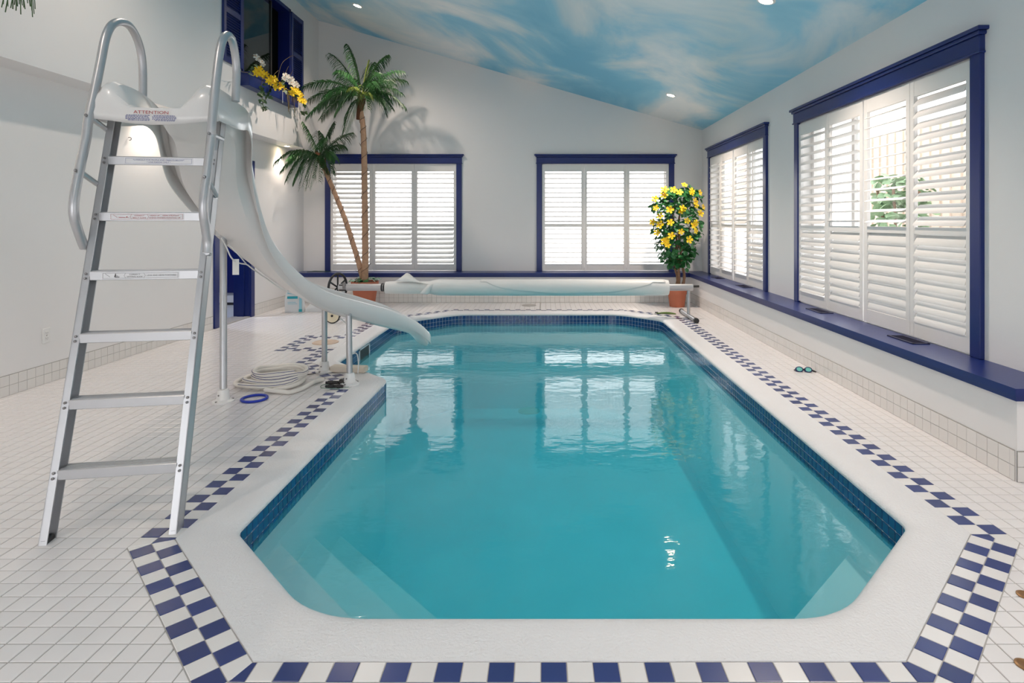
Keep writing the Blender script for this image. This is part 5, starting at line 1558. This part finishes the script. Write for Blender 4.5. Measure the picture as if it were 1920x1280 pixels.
# recessed downlights: ring and lit bulb; the lamp light belongs to each
def downlight(name, label, loc, normal, power, group, angle=158, blend=1.0, rad=.055):
    e = thing(name, label, 'downlight', loc, group)
    n_ = Vector(normal).normalized()
    mm = rot_between((0, 0, 1), n_)
    m = MB(); m.lathe([(rad * 1.35, 0.0), (rad * 1.35, .004), (rad * 1.0, .010), (rad * .92, .004), (rad * .92, .0005)], 28, mm); m.build('trim_ring', M_WHITE, e, smooth=50)
    m = MB(); m.lathe([(rad * .90, .001), (rad * .6, .007), (0, .010)], 20, mm); m.build('bulb', M_BULB, e, smooth=True)
    d = bpy.data.lights.new('lamp_light', 'SPOT'); d.energy = power; d.color = (1.0, .84, .72); d.spot_size = math.radians(angle); d.spot_blend = blend; d.shadow_soft_size = .04
    lo = bpy.data.objects.new('lamp_light', d); link(lo, e)
    lo.location = n_ * .03 + Vector((0, 0, -.02))      # the gimbal bulb points straight down
    return e
cn = (-0.2856, 0, -1)
LP = 46.0
for (x, y, lab) in ((-2.60, 8.19, 'lit ceiling downlight above the palm'), (1.77, 8.19, 'lit ceiling downlight above the hibiscus end of the pool'), (1.77, 4.68, 'lit ceiling downlight above the large side window')):
    downlight('ceiling_downlight', lab, (x, y, ceil_z(x)), cn, LP * ((1.9 if y > 4 else 1.0) if x > 0 else (1.5 if y > 8 else 0.7)), 'ceiling downlights', 122 if x > 0 else 150)
for (x, y, lab) in ((-2.60, 4.68, 'lit ceiling downlight high above the middle of the water slide'), (-2.60, 1.17, 'lit ceiling downlight over the deck before the slide ladder'), (1.77, 1.17, 'lit ceiling downlight over the slanting border near the low wall end'), (-0.4, -0.6, 'added ceiling downlight by the glazed doors, behind the camera')):  # the last one is added behind the camera to supply light
    downlight('ceiling_downlight', lab, (x, y, ceil_z(x)), cn, LP * ((1.9 if y > 4 else 1.0) if x > 0 else (1.5 if y > 8 else 0.7)), 'ceiling downlights', 122 if x > 0 else 150)
for (y, lab) in ((5.88, 'lit soffit downlight washing the left wall behind the ladder'), (8.85, 'lit soffit downlight beside the short palm'), (2.9, 'lit soffit downlight over the deck outside the view')):
    downlight('soffit_downlight', lab, (-3.875, y, SOFFIT), (0, 0, -1), 10.0, 'soffit downlights', 120, .9, .04)

# globe lamp added out of view to brighten the hall
hlamp = thing('added_hall_lamp', 'added unseen globe lamp brightening the hall', 'lamp', (-4.85, 7.7, 2.4))
m = MB(); m.lathe([(.05, 0), (.05, -.03), (.04, -.035)], 20); m.build('base', M_WHITE, hlamp, smooth=40)
m = MB(); m.lathe([(0.0, -.15)] + [(.065 * math.sin(q), -.09 - .06 * math.cos(q)) for q in (.4, .8, 1.2, 1.6, 2.0, 2.4)] + [(.04, -.035)], 20); m.build('globe', emit_mat('globe_glow', (.9, .95, 1, 1), 12.0), hlamp, smooth=True)
d = bpy.data.lights.new('lamp_light', 'POINT'); d.energy = 26; d.color = (.88, .94, 1); d.shadow_soft_size = .07
lo = bpy.data.objects.new('lamp_light', d); link(lo, hlamp); lo.location = (0, 0, -.24)

# shrub outside the large side window
shr = thing('garden_shrub', 'green shrub growing outside the large side window', 'shrub', (5.45, 9.0, -0.2))
rd = random.Random(33)
for k in range(5):
    m = MB(); q = k * 1.3; m.tube(spline([(0.04 * math.cos(q), 0.04 * math.sin(q), 0), (.12 * math.cos(q), .12 * math.sin(q), .9), (.3 * math.cos(q), .3 * math.sin(q), 2.0)], 5), .02, 6); m.build('stem', M_BARK, shr)
HEDGE = [sprig_mesh('leaf_cluster', HBASE, k + 20) for k in range(2)]
for h_ in HEDGE: h_.materials.clear(); h_.materials.append(mat('pale_shrub_leaf', srgb(150, 178, 140), .5, var=.2, vscale=6))
for k in range(170):
    q = rd.uniform(0, 6.28); z = rd.uniform(.5, 2.2); r = .36 * math.sqrt(rd.uniform(.1, 1)) * (1.1 - .25 * abs(z - 1.6))
    o = bpy.data.objects.new('leaf_cluster', HEDGE[k % 2]); link(o, shr); o.location = (r * math.cos(q), r * math.sin(q), z)
    o.rotation_euler = (rd.uniform(-1.2, .3), rd.uniform(-.6, .6), rd.uniform(0, 6.28)); sc = rd.uniform(1.3, 2.1); o.scale = (sc, sc, sc)
